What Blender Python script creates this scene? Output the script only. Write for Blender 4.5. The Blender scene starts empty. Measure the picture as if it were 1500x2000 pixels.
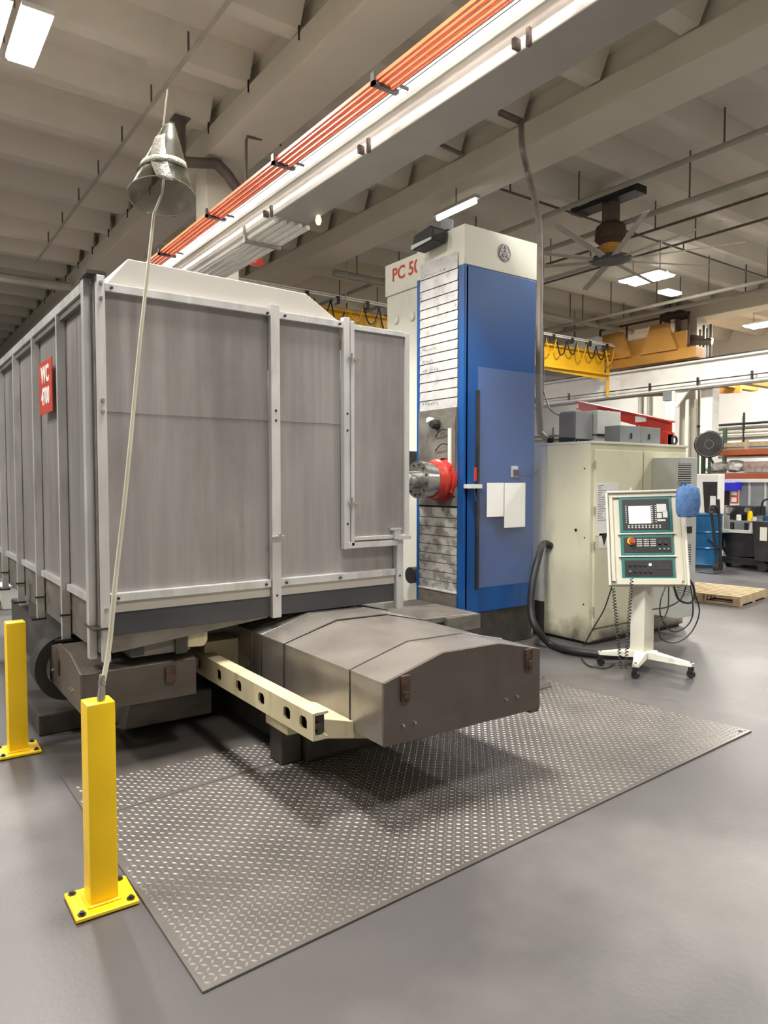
import bpy, bmesh, math, random
from mathutils import Vector, Matrix
random.seed(7)
PI = math.pi
SC = bpy.context.scene
COL = SC.collection

# ------------------------------------------------------------------ camera
FPX, CAMH = 1387.0, 1.65
YAW, PITCH = math.radians(35.66), math.atan(62 / 1387.0)
FWD = Vector((math.sin(YAW) * math.cos(PITCH), math.cos(YAW) * math.cos(PITCH), -math.sin(PITCH)))
RGT = Vector((math.cos(YAW), -math.sin(YAW), 0))
UPV = RGT.cross(FWD)
EYE = Vector((0, 0, CAMH))
cam_d = bpy.data.cameras.new('camera')
cam_d.sensor_fit = 'HORIZONTAL'
cam_d.sensor_width = 36
cam_d.lens = FPX / 1500 * 36
cam_d.clip_end = 200
cam = bpy.data.objects.new('camera', cam_d)
COL.objects.link(cam)
cam.matrix_world = Matrix.Translation(EYE) @ Matrix((RGT, UPV, -FWD)).transposed().to_4x4()
SC.camera = cam

# ------------------------------------------------------------------ world, exposure
w = bpy.data.worlds.new('world')
SC.world = w
w.use_nodes = True
w.node_tree.nodes['Background'].inputs[0].default_value = (1.0, 0.97, 0.92, 1)
w.node_tree.nodes['Background'].inputs[1].default_value = 0.3
SC.view_settings.view_transform = 'Standard'
SC.view_settings.look = 'None'
SC.view_settings.gamma = 1
SC.view_settings.use_curve_mapping = False
SC.view_settings.exposure = 0.0
LAMP_W = 260.0


def P(px, py, **k):
    """where the line of sight through a point of the photograph meets a real plane (x=, y= or z=)"""
    d = FWD + RGT * ((px - 750) / FPX) - UPV * ((py - 1000) / FPX)
    a, v = list(k.items())[0]
    i = 'xyz'.index(a)
    return EYE + d * ((v - EYE[i]) / d[i])


# ------------------------------------------------------------------ materials
def mat(name, col, rough=0.5, metal=0.0, var=0.12, scale=(3, 3, 3), bump=0.0, bscale=60, dark=None,
        dark_amt=0.0, dark_scale=(1.5, 1.5, 1.5), rvar=0.1, emit=None, alpha=None, lo=0.5, hi=0.75):
    m = bpy.data.materials.new(name)
    m.use_nodes = True
    nt = m.node_tree
    N, L = nt.nodes, nt.links
    b = N['Principled BSDF']
    b.inputs['Roughness'].default_value = rough
    b.inputs['Metallic'].default_value = metal
    if emit:
        b.inputs['Base Color'].default_value = (*col, 1)
        b.inputs['Emission Color'].default_value = (*col, 1)
        b.inputs['Emission Strength'].default_value = emit
        return m
    tc = N.new('ShaderNodeTexCoord')
    geo = N.new('ShaderNodeNewGeometry')
    mp = N.new('ShaderNodeMapping')
    mp.inputs['Scale'].default_value = scale
    L.new(geo.outputs['Position'], mp.inputs[0])
    n = N.new('ShaderNodeTexNoise')
    n.inputs['Scale'].default_value = 1.0
    n.inputs['Detail'].default_value = 5
    L.new(mp.outputs[0], n.inputs['Vector'])
    r = N.new('ShaderNodeMapRange')
    r.inputs['From Min'].default_value = 0.3
    r.inputs['From Max'].default_value = 0.7
    r.inputs['To Min'].default_value = 1 - var
    r.inputs['To Max'].default_value = 1 + var
    L.new(n.outputs['Fac'], r.inputs['Value'])
    mul = N.new('ShaderNodeVectorMath')
    mul.operation = 'SCALE'
    mul.inputs[0].default_value = col
    L.new(r.outputs[0], mul.inputs['Scale'])
    out = mul.outputs[0]
    if dark:
        mp2 = N.new('ShaderNodeMapping')
        mp2.inputs['Scale'].default_value = dark_scale
        mp2.inputs['Location'].default_value = (3.1, 1.7, 5.2)
        L.new(geo.outputs['Position'], mp2.inputs[0])
        n2 = N.new('ShaderNodeTexNoise')
        n2.inputs['Scale'].default_value = 1.0
        n2.inputs['Detail'].default_value = 6
        n2.inputs['Roughness'].default_value = 0.6
        L.new(mp2.outputs[0], n2.inputs['Vector'])
        r2 = N.new('ShaderNodeMapRange')
        r2.inputs['From Min'].default_value = lo
        r2.inputs['From Max'].default_value = hi
        r2.inputs['To Max'].default_value = dark_amt
        L.new(n2.outputs['Fac'], r2.inputs['Value'])
        mx = N.new('ShaderNodeMix')
        mx.data_type = 'RGBA'
        L.new(r2.outputs[0], mx.inputs[0])
        L.new(out, mx.inputs[6])
        mx.inputs[7].default_value = (*dark, 1)
        out = mx.outputs[2]
    L.new(out, b.inputs['Base Color'])
    rr = N.new('ShaderNodeMapRange')
    rr.inputs['To Min'].default_value = max(0.03, rough - rvar)
    rr.inputs['To Max'].default_value = min(1, rough + rvar)
    L.new(n.outputs['Fac'], rr.inputs['Value'])
    L.new(rr.outputs[0], b.inputs['Roughness'])
    if bump:
        nb = N.new('ShaderNodeTexNoise')
        nb.inputs['Scale'].default_value = bscale
        nb.inputs['Detail'].default_value = 3
        L.new(geo.outputs['Position'], nb.inputs['Vector'])
        bp = N.new('ShaderNodeBump')
        bp.inputs['Strength'].default_value = bump
        bp.inputs['Distance'].default_value = 0.01
        L.new(nb.outputs['Fac'], bp.inputs['Height'])
        L.new(bp.outputs[0], b.inputs['Normal'])
    if alpha is not None:
        b.inputs['Alpha'].default_value = alpha
    return m


M = {}
M['floor'] = mat('floor_concrete', (0.085, 0.080, 0.082), 0.42, 0, 0.16, (0.7, 0.7, 0.7), 0.08, 40,
                 (0.19, 0.18, 0.175), 0.8, (0.45, 0.45, 0.45), 0.1, lo=0.52, hi=0.72)
M['wall'] = mat('wall_paint', (0.74, 0.73, 0.69), 0.7, 0, 0.05, (0.5, 0.5, 0.5))
M['ceiling'] = mat('ceiling_paint', (0.61, 0.572, 0.49), 0.75, 0, 0.08, (0.4, 0.4, 0.4), 0.05, 20,
                   (0.30, 0.26, 0.15), 0.5, (0.25, 0.25, 0.25), lo=0.6, hi=0.8)
M['girder'] = mat('girder_paint', (0.61, 0.572, 0.48), 0.7, 0, 0.07, (0.6, 0.6, 0.6), 0.05, 20,
                  (0.30, 0.26, 0.16), 0.5, (0.3, 0.3, 0.3), lo=0.6, hi=0.8)
M['white'] = mat('white_paint', (0.82, 0.81, 0.77), 0.45, 0, 0.05, (2, 2, 2), dark=(0.4, 0.38, 0.33), dark_amt=0.4)
M['alusheet'] = mat('aluminium_sheet', (0.36, 0.342, 0.338), 0.36, 0.5, 0.11, (22, 22, 0.9), 0.02, 5,
                    (0.215, 0.195, 0.19), 0.75, (2.0, 2.0, 0.7), 0.14, lo=0.48, hi=0.72)
M['aluframe'] = mat('aluminium_frame', (0.60, 0.60, 0.60), 0.38, 0.45, 0.10, (9, 9, 3), dark=(0.3, 0.28, 0.25),
                    dark_amt=0.6, dark_scale=(8, 8, 2), lo=0.55, hi=0.75)
M['hood'] = mat('beige_hood_paint', (0.46, 0.44, 0.405), 0.5, 0.1, 0.03, (2, 2, 2))
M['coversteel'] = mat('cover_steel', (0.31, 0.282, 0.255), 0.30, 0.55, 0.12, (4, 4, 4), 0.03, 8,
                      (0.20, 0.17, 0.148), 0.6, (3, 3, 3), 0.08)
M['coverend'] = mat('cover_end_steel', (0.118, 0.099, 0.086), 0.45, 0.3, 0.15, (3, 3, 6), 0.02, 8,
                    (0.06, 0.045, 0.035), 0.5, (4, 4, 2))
M['rust'] = mat('rusty_brown', (0.08, 0.045, 0.03), 0.8, 0.1, 0.4, (30, 30, 30), 0.4, 90)
M['blue'] = mat('blue_machine_paint', (0.006, 0.078, 0.29), 0.32, 0, 0.12, (1.5, 1.5, 1.0), 0.02, 10, rvar=0.05)
M['cream'] = mat('cream_machine_paint', (0.74, 0.715, 0.54), 0.42, 0, 0.04, (2, 2, 2), dark=(0.42, 0.38, 0.24),
                 dark_amt=0.5, dark_scale=(2.5, 2.5, 1.2), lo=0.58, hi=0.8)
M['creamw'] = mat('pale_cream_paint', (0.72, 0.71, 0.62), 0.4, 0, 0.04, (2, 2, 2), dark=(0.45, 0.43, 0.33),
                  dark_amt=0.4, dark_scale=(3, 3, 1.5), lo=0.58, hi=0.8)
M['bedcream'] = mat('worn_cream_casting', (0.56, 0.50, 0.33), 0.5, 0, 0.10, (5, 5, 5), 0.1, 20,
                    (0.30, 0.22, 0.10), 0.7, (9, 9, 3), lo=0.55, hi=0.75)
M['slat'] = mat('bright_slat_steel', (0.62, 0.61, 0.61), 0.3, 0.35, 0.10, (10, 10, 10), dark=(0.3, 0.28, 0.27),
                dark_amt=0.5, dark_scale=(5, 5, 5), lo=0.58, hi=0.75)
M['slatdirty'] = mat('dirty_slat_steel', (0.52, 0.51, 0.48), 0.35, 0.2, 0.15, (8, 8, 8), dark=(0.20, 0.185, 0.16),
                     dark_amt=0.75, dark_scale=(7, 7, 9), lo=0.47, hi=0.56)
M['headsteel'] = mat('spindle_head_steel', (0.24, 0.23, 0.205), 0.38, 0.4, 0.25, (5, 5, 4), 0.05, 20,
                     (0.10, 0.09, 0.075), 0.7, (6, 6, 5), lo=0.45, hi=0.7)
M['steel'] = mat('machined_steel', (0.5, 0.49, 0.47), 0.25, 0.9, 0.1, (20, 20, 20))
M['darksteel'] = mat('dark_steel', (0.06, 0.058, 0.058), 0.35, 0.6, 0.2, (6, 6, 6))
M['black'] = mat('black_paint', (0.018, 0.018, 0.02), 0.45, 0, 0.2, (5, 5, 5))
M['rubber'] = mat('black_rubber', (0.02, 0.02, 0.021), 0.55, 0, 0.2, (9, 9, 9))
M['skirt'] = mat('grey_rubber_skirt', (0.055, 0.056, 0.065), 0.5, 0, 0.15, (3, 3, 3))
M['pan'] = mat('greasy_pan_metal', (0.17, 0.155, 0.135), 0.5, 0.3, 0.2, (6, 6, 6), dark=(0.07, 0.06, 0.05),
               dark_amt=0.8, dark_scale=(4, 4, 8))
M['bedsteel'] = mat('dark_bed_casting', (0.07, 0.064, 0.058), 0.45, 0.3, 0.3, (5, 5, 5), dark=(0.02, 0.018, 0.016),
                    dark_amt=0.8, dark_scale=(4, 4, 4))
M['red'] = mat('red_paint', (0.46, 0.035, 0.022), 0.35, 0, 0.12, (8, 8, 8))
M['signred'] = mat('sign_red', (0.52, 0.06, 0.04), 0.4, 0, 0.12, (8, 8, 8))
M['rackred'] = mat('rack_rust_red', (0.42, 0.10, 0.04), 0.5, 0, 0.1, (3, 3, 3))
M['orange'] = mat('orange_bar', (0.75, 0.13, 0.05), 0.4, 0, 0.1, (3, 3, 3))
M['yellow'] = mat('yellow_paint', (0.97, 0.63, 0.006), 0.35, 0, 0.05, (4, 4, 4), 0.03, 20,
                  (0.55, 0.35, 0.02), 0.4, (8, 8, 3), lo=0.62, hi=0.8)
M['craneyellow'] = mat('crane_yellow', (0.75, 0.42, 0.01), 0.45, 0, 0.12, (1, 1, 1))
M['craneorange'] = mat('crane_orange', (0.48, 0.24, 0.05), 0.5, 0, 0.15, (1, 1, 1))
M['plate'] = mat('floor_plate_steel', (0.175, 0.16, 0.15), 0.36, 0.45, 0.16, (1.5, 1.5, 1.5), 0.05, 30,
                 (0.09, 0.08, 0.075), 0.7, (1.1, 1.1, 1.1), 0.1, lo=0.5, hi=0.75)
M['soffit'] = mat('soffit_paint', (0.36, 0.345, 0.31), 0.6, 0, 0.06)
M['lug'] = mat('worn_tread_steel', (0.235, 0.222, 0.21), 0.42, 0.5, 0.2, (1.5, 1.5, 1.5))
M['paper'] = mat('paper', (0.78, 0.78, 0.76), 0.6, 0, 0.02, (5, 5, 5))
M['teal'] = mat('teal_paint', (0.02, 0.16, 0.15), 0.4, 0, 0.06, (9, 9, 9))
M['panelbeige'] = mat('panel_beige', (0.60, 0.58, 0.48), 0.45, 0, 0.03, (5, 5, 5))
M['key'] = mat('pale_keys', (0.65, 0.65, 0.63), 0.5, 0, 0.02, (5, 5, 5))
M['grey'] = mat('grey_paint', (0.24, 0.26, 0.27), 0.45, 0.1, 0.1, (4, 4, 4))
M['lightgrey'] = mat('light_grey_paint', (0.56, 0.58, 0.55), 0.45, 0, 0.06, (4, 4, 4))
M['drumblue'] = mat('drum_blue', (0.006, 0.08, 0.20), 0.3, 0.1, 0.08, (4, 4, 4))
M['bag'] = mat('blue_bag_fabric', (0.09, 0.19, 0.42), 0.8, 0, 0.25, (25, 25, 25), 0.5, 60)
M['ultra'] = mat('bright_blue_plastic', (0.02, 0.02, 0.55), 0.4, 0, 0.05)
M['wood'] = mat('pallet_wood', (0.47, 0.36, 0.21), 0.7, 0, 0.2, (8, 8, 8), 0.2, 40)
M['green'] = mat('rack_green', (0.03, 0.075, 0.04), 0.5, 0, 0.1)
M['brown'] = mat('brown_conduit', (0.13, 0.105, 0.09), 0.5, 0.2, 0.2, (10, 10, 4))
M['greyconduit'] = mat('painted_conduit', (0.36, 0.335, 0.28), 0.6, 0, 0.1)
M['tape'] = mat('crumpled_tape', (0.25, 0.24, 0.185), 0.5, 0, 0.3, (60, 60, 60), 0.6, 120)
M['cordw'] = mat('cream_pole', (0.66, 0.62, 0.50), 0.45, 0, 0.15, (20, 20, 3))
M['ink'] = mat('marker_ink', (0.10, 0.10, 0.11), 0.6, 0, 0.1)
M['redink'] = mat('red_lettering', (0.52, 0.06, 0.04), 0.5, 0, 0.1)
M['logogrey'] = mat('emblem_grey', (0.20, 0.17, 0.18), 0.5, 0, 0.15, (20, 20, 20))
M['logowhite'] = mat('emblem_white', (0.72, 0.69, 0.68), 0.5, 0, 0.03)
M['lampwhite'] = mat('lamp_diffuser', (1.0, 0.97, 0.90), emit=22.0)
M['tubewhite'] = mat('tube_lamp', (1.0, 0.98, 0.94), emit=9.0)
M['screen'] = mat('screen_lit', (0.55, 0.60, 0.60), emit=0.7)
M['ledyellow'] = mat('lit_button', (1.0, 0.95, 0.6), emit=1.2)
M['tarp'] = mat('clear_wrap', (0.6, 0.6, 0.58), 0.3, 0, 0.3, (12, 12, 12), 0.6, 20)
M['boxpink'] = mat('printed_box', (0.45, 0.36, 0.33), 0.6, 0, 0.3, (10, 10, 10))

# clear plastic: real glass-like sheet, partly see-through
def plastic(name, col, alpha, rough=0.15):
    m = bpy.data.materials.new(name)
    m.use_nodes = True
    nt = m.node_tree
    b = nt.nodes['Principled BSDF']
    b.inputs['Base Color'].default_value = (*col, 1)
    b.inputs['Roughness'].default_value = rough
    b.inputs['Alpha'].default_value = alpha
    return m
M['clear'] = plastic('clear_guard_plastic', (0.50, 0.49, 0.55), 0.085, 0.12)
M['cone'] = plastic('murky_plastic', (0.09, 0.083, 0.05), 0.38, 0.4)

# cream cabinet paint grimed at its foot (dirt is on the thing)
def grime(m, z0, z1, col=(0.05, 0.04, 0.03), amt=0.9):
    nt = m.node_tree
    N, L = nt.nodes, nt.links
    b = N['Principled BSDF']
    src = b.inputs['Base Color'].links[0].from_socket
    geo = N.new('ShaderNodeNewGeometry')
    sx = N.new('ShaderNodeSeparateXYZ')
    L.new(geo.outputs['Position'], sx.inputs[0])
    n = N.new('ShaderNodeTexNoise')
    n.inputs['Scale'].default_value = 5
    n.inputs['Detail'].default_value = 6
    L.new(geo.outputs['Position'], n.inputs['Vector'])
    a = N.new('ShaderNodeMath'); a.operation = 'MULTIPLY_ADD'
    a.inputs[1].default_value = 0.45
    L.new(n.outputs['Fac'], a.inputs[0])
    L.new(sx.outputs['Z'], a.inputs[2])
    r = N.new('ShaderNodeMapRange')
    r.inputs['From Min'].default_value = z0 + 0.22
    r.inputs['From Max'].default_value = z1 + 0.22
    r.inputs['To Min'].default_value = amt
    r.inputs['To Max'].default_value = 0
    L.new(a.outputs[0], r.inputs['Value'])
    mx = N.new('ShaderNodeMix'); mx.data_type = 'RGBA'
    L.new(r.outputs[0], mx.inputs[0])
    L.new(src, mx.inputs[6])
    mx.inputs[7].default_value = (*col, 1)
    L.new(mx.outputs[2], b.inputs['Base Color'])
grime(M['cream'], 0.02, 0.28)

# ------------------------------------------------------------------ builders
ORG = {}


class B:
    def __init__(s, mtx=None):
        s.bm = bmesh.new()
        s.m = mtx

    def _v(s, pts):
        return [s.bm.verts.new(s.m @ Vector(p) if s.m else Vector(p)) for p in pts]

    def box(s, x0, x1, y0, y1, z0, z1, bev=0):
        v = s._v([(x, y, z) for z in (z0, z1) for x, y in ((x0, y0), (x1, y0), (x1, y1), (x0, y1))])
        fs = [s.bm.faces.new([v[i] for i in f]) for f in
              ((3, 2, 1, 0), (4, 5, 6, 7), (0, 1, 5, 4), (1, 2, 6, 5), (2, 3, 7, 6), (3, 0, 4, 7))]
        if bev:
            es = list({e for f in fs for e in f.edges})
            bmesh.ops.bevel(s.bm, geom=es, offset=bev, segments=2, affect='EDGES', profile=0.7)
        return s

    def cb(s, c, d, bev=0):
        return s.box(c[0] - d[0] / 2, c[0] + d[0] / 2, c[1] - d[1] / 2, c[1] + d[1] / 2, c[2] - d[2] / 2,
                     c[2] + d[2] / 2, bev)

    def prism(s, poly, ax, a0, a1, bev=0):
        def mk(u, v, a):
            return {'x': (a, u, v), 'y': (u, a, v), 'z': (u, v, a)}[ax]
        n = len(poly)
        A = s._v([mk(u, v, a0) for u, v in poly])
        C = s._v([mk(u, v, a1) for u, v in poly])
        fs = [s.bm.faces.new(A), s.bm.faces.new(C[::-1])]
        for i in range(n):
            fs.append(s.bm.faces.new([A[i], C[i], C[(i + 1) % n], A[(i + 1) % n]]))
        if bev:
            es = list({e for f in fs for e in f.edges})
            bmesh.ops.bevel(s.bm, geom=es, offset=bev, segments=1, affect='EDGES')
        return s

    def tube(s, pts, r, seg=8, r1=None, flat=None):
        pts = [Vector(p) for p in pts]
        n = len(pts)
        rings = []
        prev = None
        for i, p in enumerate(pts):
            t = (pts[min(i + 1, n - 1)] - pts[max(i - 1, 0)]).normalized()
            if prev is None:
                a = Vector((0, 0, 1)) if abs(t.z) < 0.9 else Vector((1, 0, 0))
            else:
                a = prev
            u = (a - t * a.dot(t)).normalized()
            prev = u
            v = t.cross(u)
            rr = r if r1 is None else r + (r1 - r) * i / (n - 1)
            f = flat or 1
            rings.append(s._v([p + u * math.cos(q) * rr * f + v * math.sin(q) * rr for q in
                               [2 * PI * k / seg for k in range(seg)]]))
        for i in range(n - 1):
            for k in range(seg):
                s.bm.faces.new([rings[i][k], rings[i][(k + 1) % seg], rings[i + 1][(k + 1) % seg], rings[i + 1][k]])
        s.bm.faces.new(rings[0][::-1])
        s.bm.faces.new(rings[-1])
        return s

    def cyl(s, p0, p1, r0, r1=None, seg=20):
        return s.tube([p0, p1], r0, seg, r0 if r1 is None else r1)

    def lathe(s, p0, axis, prof, seg=32):
        """prof: list of (distance along axis, radius)"""
        t = Vector(axis).normalized()
        a = Vector((0, 0, 1)) if abs(t.z) < 0.9 else Vector((1, 0, 0))
        u = (a - t * a.dot(t)).normalized()
        v = t.cross(u)
        rings = []
        for d, r in prof:
            c = Vector(p0) + t * d
            rings.append(s._v([c + (u * math.cos(q) + v * math.sin(q)) * r for q in
                               [2 * PI * k / seg for k in range(seg)]]))
        for i in range(len(rings) - 1):
            for k in range(seg):
                s.bm.faces.new([rings[i][k], rings[i][(k + 1) % seg], rings[i + 1][(k + 1) % seg], rings[i + 1][k]])
        s.bm.faces.new(rings[0][::-1])
        s.bm.faces.new(rings[-1])
        return s

    def bolt(s, p, axis, r=0.012, h=0.01):
        return s.cyl(p, Vector(p) + Vector(axis) * h, r, r * 0.8, 6)

    def face(s, pts):
        s.bm.faces.new(s._v(pts))
        return s

    def build(s, name, m, parent=None, smooth=False):
        bmesh.ops.recalc_face_normals(s.bm, faces=s.bm.faces)
        if parent is not None:
            o_ = ORG[parent]
            bmesh.ops.translate(s.bm, verts=s.bm.verts, vec=-o_)
        me = bpy.data.meshes.new(name)
        s.bm.to_mesh(me)
        s.bm.free()
        me.materials.append(m)
        if smooth:
            for p in me.polygons:
                p.use_smooth = True
            try:
                me.set_sharp_from_angle(angle=math.radians(35))
            except Exception:
                pass
        o = bpy.data.objects.new(name, me)
        COL.objects.link(o)
        if parent is not None:
            o.parent = parent
            ORG[o] = ORG[parent]
        else:
            ORG[o] = Vector((0, 0, 0))
        return o


def thing(name, label, cat, loc, group=None):
    o = bpy.data.objects.new(name, None)
    COL.objects.link(o)
    o.empty_display_size = 0.1
    o.location = loc
    ORG[o] = Vector(loc)
    o['label'] = label
    o['category'] = cat
    if group:
        o['group'] = group
    return o


def tag(o, label, cat, group=None):
    o['label'] = label
    o['category'] = cat
    if group:
        o['group'] = group
    return o


def struct(o):
    o['kind'] = 'structure'
    return o


def stuff(o):
    o['kind'] = 'stuff'
    return o


def clone(o, parent, loc):
    c = o.copy()
    COL.objects.link(c)
    c.parent = parent
    c.location = loc
    ORG[c] = ORG[parent] if parent else Vector((0, 0, 0))
    return c


def text(s_, size, m, parent, mtx, name='lettering', depth=0.002, align='CENTER', bold=0.0, sx=1.0):
    cu = bpy.data.curves.new('t', 'FONT')
    cu.body = s_
    cu.size = size
    cu.extrude = depth
    cu.offset = bold
    cu.align_x = align
    cu.align_y = 'CENTER'
    cu.resolution_u = 3
    o = bpy.data.objects.new('t', cu)
    COL.objects.link(o)
    bpy.context.view_layer.update()
    me = bpy.data.meshes.new_from_object(o.evaluated_get(bpy.context.evaluated_depsgraph_get()))
    bpy.data.objects.remove(o)
    off = ORG[parent]
    me.transform(Matrix.Translation(-off) @ mtx @ Matrix.Diagonal((sx, 1, 1, 1)))
    me.materials.clear()
    me.materials.append(m)
    r = bpy.data.objects.new(name, me)
    COL.objects.link(r)
    r.parent = parent
    ORG[r] = off
    return r


def frame(o, u, v, n):
    m = Matrix((Vector(u), Vector(v), Vector(n))).transposed().to_4x4()
    m.translation = Vector(o)
    return m


FRONT = lambda o: frame(o, (1, 0, 0), (0, 0, 1), (0, -1, 0))      # faces -Y
SIDE = lambda o: frame(o, (0, -1, 0), (0, 0, 1), (-1, 0, 0))      # faces -X


def catmull(pts, n=8):
    pts = [Vector(p) for p in pts]
    q = [pts[0] * 2 - pts[1]] + pts + [pts[-1] * 2 - pts[-2]]
    out = []
    for i in range(1, len(q) - 2):
        for k in range(n):
            t = k / n
            out.append(0.5 * ((2 * q[i]) + (-q[i - 1] + q[i + 1]) * t + (2 * q[i - 1] - 5 * q[i] + 4 * q[i + 1] - q[i + 2]) * t * t
                              + (-q[i - 1] + 3 * q[i] - 3 * q[i + 1] + q[i + 2]) * t ** 3))
    out.append(pts[-1])
    return out


# ================================================================== SETTING
XL, XR, YF, YB = -12.0, 29.0, -9.0, 38.0
ZS = 7.82            # slab underside
struct(B().box(XL, XR, YF, YB, -0.3, 0).build('floor', M['floor']))
ceil = struct(B().box(XL, XR, YF, YB, ZS, ZS + 0.2).build('ceiling', M['ceiling']))
wr = struct(B().box(XR, XR + 0.3, YF, YB, 0, ZS).build('wall_right', M['wall']))
struct(B().box(XL, XR, YB, YB + 0.3, 0, ZS).build('wall_back', M['wall']))
struct(B().box(XL - 0.3, XL, YF, YB, 0, ZS).build('wall_left', M['wall']))
struct(B().box(XL, XR, YF - 0.3, YF, 0, ZS).build('wall_front', M['wall']))
# stems of the roof slab, one by one, broken over the girders
ZST = 7.44
girders = [(4.59, 5.41), (8.68, 9.50), (22.2, 23.0)]
for i in range(-10, 19):
    y = 8.4 + 1.52 * i
    for x0, x1 in ((XL, 4.60), (5.40, 8.69), (9.49, 22.21), (22.99, XR)):
        B().prism([(y - 0.13, ZST), (y + 0.13, ZST), (y + 0.32, ZS + .02), (y - 0.32, ZS + .02)], 'x', x0, x1).build('rib', M['ceiling'], ceil)
for x0, x1 in girders:
    g = B().box(x0, x1, YF, YB, 7.0, ZST - .02, 0.03).box(x0 + .15, x1 - .15, YF, YB, ZST - .03, ZS + .02)
    g.build('girder', M['girder'], ceil)
# small dark straps where each stem sits on the left girder
for i in range(-2, 12):
    y = 8.4 + 1.52 * i
    B().box(4.57, 4.60, y - .15, y - .135, 7.30, ZS - .10).build('strap', M['black'], ceil)
# browner patches scattered over the slab: in the material
# wall_right trim strips
struct(B().box(XR - .06, XR, YF, YB, 2.62, 3.02).build('trim_1', M['grey']))
struct(B().box(XR - .10, XR, YF, YB, 3.03, 3.36).build('trim_2', M['white']))

# concrete columns
c = B().box(4.72, 5.3, 11.75, 12.25, 0, 7.02, 0.02).build('concrete_column', M['girder'])
tag(c, 'cream painted concrete column under the left girder, behind the orange conductor bars', 'column')
c = B().box(22.15, 22.75, 13.2, 14.0, 0, 7.02, 0.02).build('concrete_column', M['girder'])
tag(c, 'tall pale concrete column carrying conduits behind the right crane runway', 'column')
t = thing('conduit_bundle', 'brown vertical conduits strapped to the right concrete column', 'conduits', (22.1, 13.25, 0))
for k in range(4):
    y = 13.10 - .11 * k
    B().cyl((22.2 + .02 * k, y, 0.1), (22.2 + .02 * k, y, 6.6 + .12 * (k % 2)), 0.045, seg=10).build('conduit', M['brown'] if k % 2 else M['greyconduit'], t, True)
B().box(22.13, 22.3, 12.7, 13.19, 3.4, 3.46).box(22.13, 22.3, 12.7, 13.19, 6.2, 6.26).build('strap', M['darksteel'], t)
t = thing('roof_drain_pipe', 'dark elbowed drain pipes wrapping the top of the right column', 'pipe', (22.0, 13.5, 6.2))
B().tube(catmull([(21.9, 14.1, 7.6), (21.9, 14.1, 6.6), (21.95, 13.9, 6.35), (22.0, 13.0, 6.15), (22.05, 12.6, 6.1)], 5), 0.10, 10).build('pipe', M['brown'], t, True)
B().tube(catmull([(21.9, 13.7, 7.6), (21.9, 13.7, 6.7), (21.95, 13.5, 6.45), (22.0, 12.9, 6.25)], 5), 0.08, 10).build('pipe', M['brown'], t, True)
B().box(21.75, 22.1, 13.5, 14.3, 7.0, 7.25, .02).build('bracket', M['black'], t)

# ================================================================== RUNWAY LEFT
def ibeam(b, x, z0, z1, y0, y1, wl, wu, ft=0.04, wt=0.03):
    b.box(x - wl / 2, x + wl / 2, y0, y1, z0, z0 + ft)
    b.box(x - wt / 2, x + wt / 2, y0, y1, z0 + ft, z1 - ft)
    b.box(x - wu / 2, x + wu / 2, y0, y1, z1 - ft, z1)
    return b
zL = 4.58
t = thing('crane_runway_beam', 'bright white crane runway beam running diagonally across the ceiling', 'beam', (3.87, 8, zL))
B().box(3.66, 4.09, -6, 7.2, zL, zL + .05).box(3.66, 3.80, 7.2, 20, zL, zL + .05).box(3.75, 3.79, -6, 20, zL + .05, zL + .27).build('lower_flange', M['white'], t)
B().box(3.66, 3.70, -6, 20, zL + .25, zL + .34).box(3.66, 4.05, -6, 20, zL + .33, zL + .36).build('top_channel', M['white'], t)
B().box(3.84, 3.90, -6, 20, zL + .36, zL + .42).build('rail', M['darksteel'], t)
for y in (1.5, 3.4, 5.3, 7.2):
    B().box(3.63, 3.66, y, y + .03, zL - .02, zL + .1).box(3.60, 3.66, y + .1, y + .13, zL, zL + .07).build('clip', M['brown'], t)
for y in (11.9,):
    B().box(4.0, 4.72, y, y + .16, zL + .05, zL + .2).build('bracket', M['white'], t)
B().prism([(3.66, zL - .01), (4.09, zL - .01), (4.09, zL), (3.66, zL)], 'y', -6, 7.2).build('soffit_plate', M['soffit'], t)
# orange conductor bars
t = thing('conductor_bars', 'row of orange conductor bars above the white runway beam', 'busbar', (3.4, 8, 4.85))
for k in range(4):
    x = 3.34 + .045 * k
    B().box(x, x + .022, -6, 20, 4.84 - .012 * k, 4.87 - .012 * k).build('bar', M['orange'], t)
for i in range(14):
    y = -4 + 1.75 * i
    B().box(3.31, 3.56, y, y + .05, 4.80, 4.83).box(3.31, 3.33, y, y + .05, 4.80, 4.90).box(3.50, 3.53, y, y + .05, 4.82, 4.90).box(3.52, 3.68, y, y + .02, 4.86, 4.88).build('hanger', M['black'], t)
# conduits
t = thing('white_conduits', 'set of pale conduits slung under the far end of the white runway beam', 'conduits', (3.85, 9, 4.5))
for k in range(5):
    x = 3.70 + .10 * k
    B().cyl((x, 7.2, 4.53), (x, 20, 4.53), 0.028, seg=8).build('conduit', M['white'], t, True)
for y in (7.9, 10.4, 13.0, 15.6):
    B().box(3.66, 4.12, y, y + .05, 4.47, 4.50).box(3.64, 3.655, y, y + .05, 4.47, 4.66).build('strut', M['greyconduit'], t)
# small warm lamp at the beam splice
tag(B().lathe((4.06, 6.9, 4.568), (0, 0, -1), [(0, .02), (.03, .03), (.06, .035), (.1, .02)], 12).build('indicator_lamp', M['ledyellow'], None, True), 'tiny lit indicator lamp under the runway beam splice', 'lamp')
tag(B().cyl(P(508, 512, x=4.45), P(500, 505, x=4.45) + Vector((0, .15, 0)), .06, seg=10).build('red_valve', M['red'], None, True), 'small red fitting hanging below the pale conduits', 'fitting')

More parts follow.
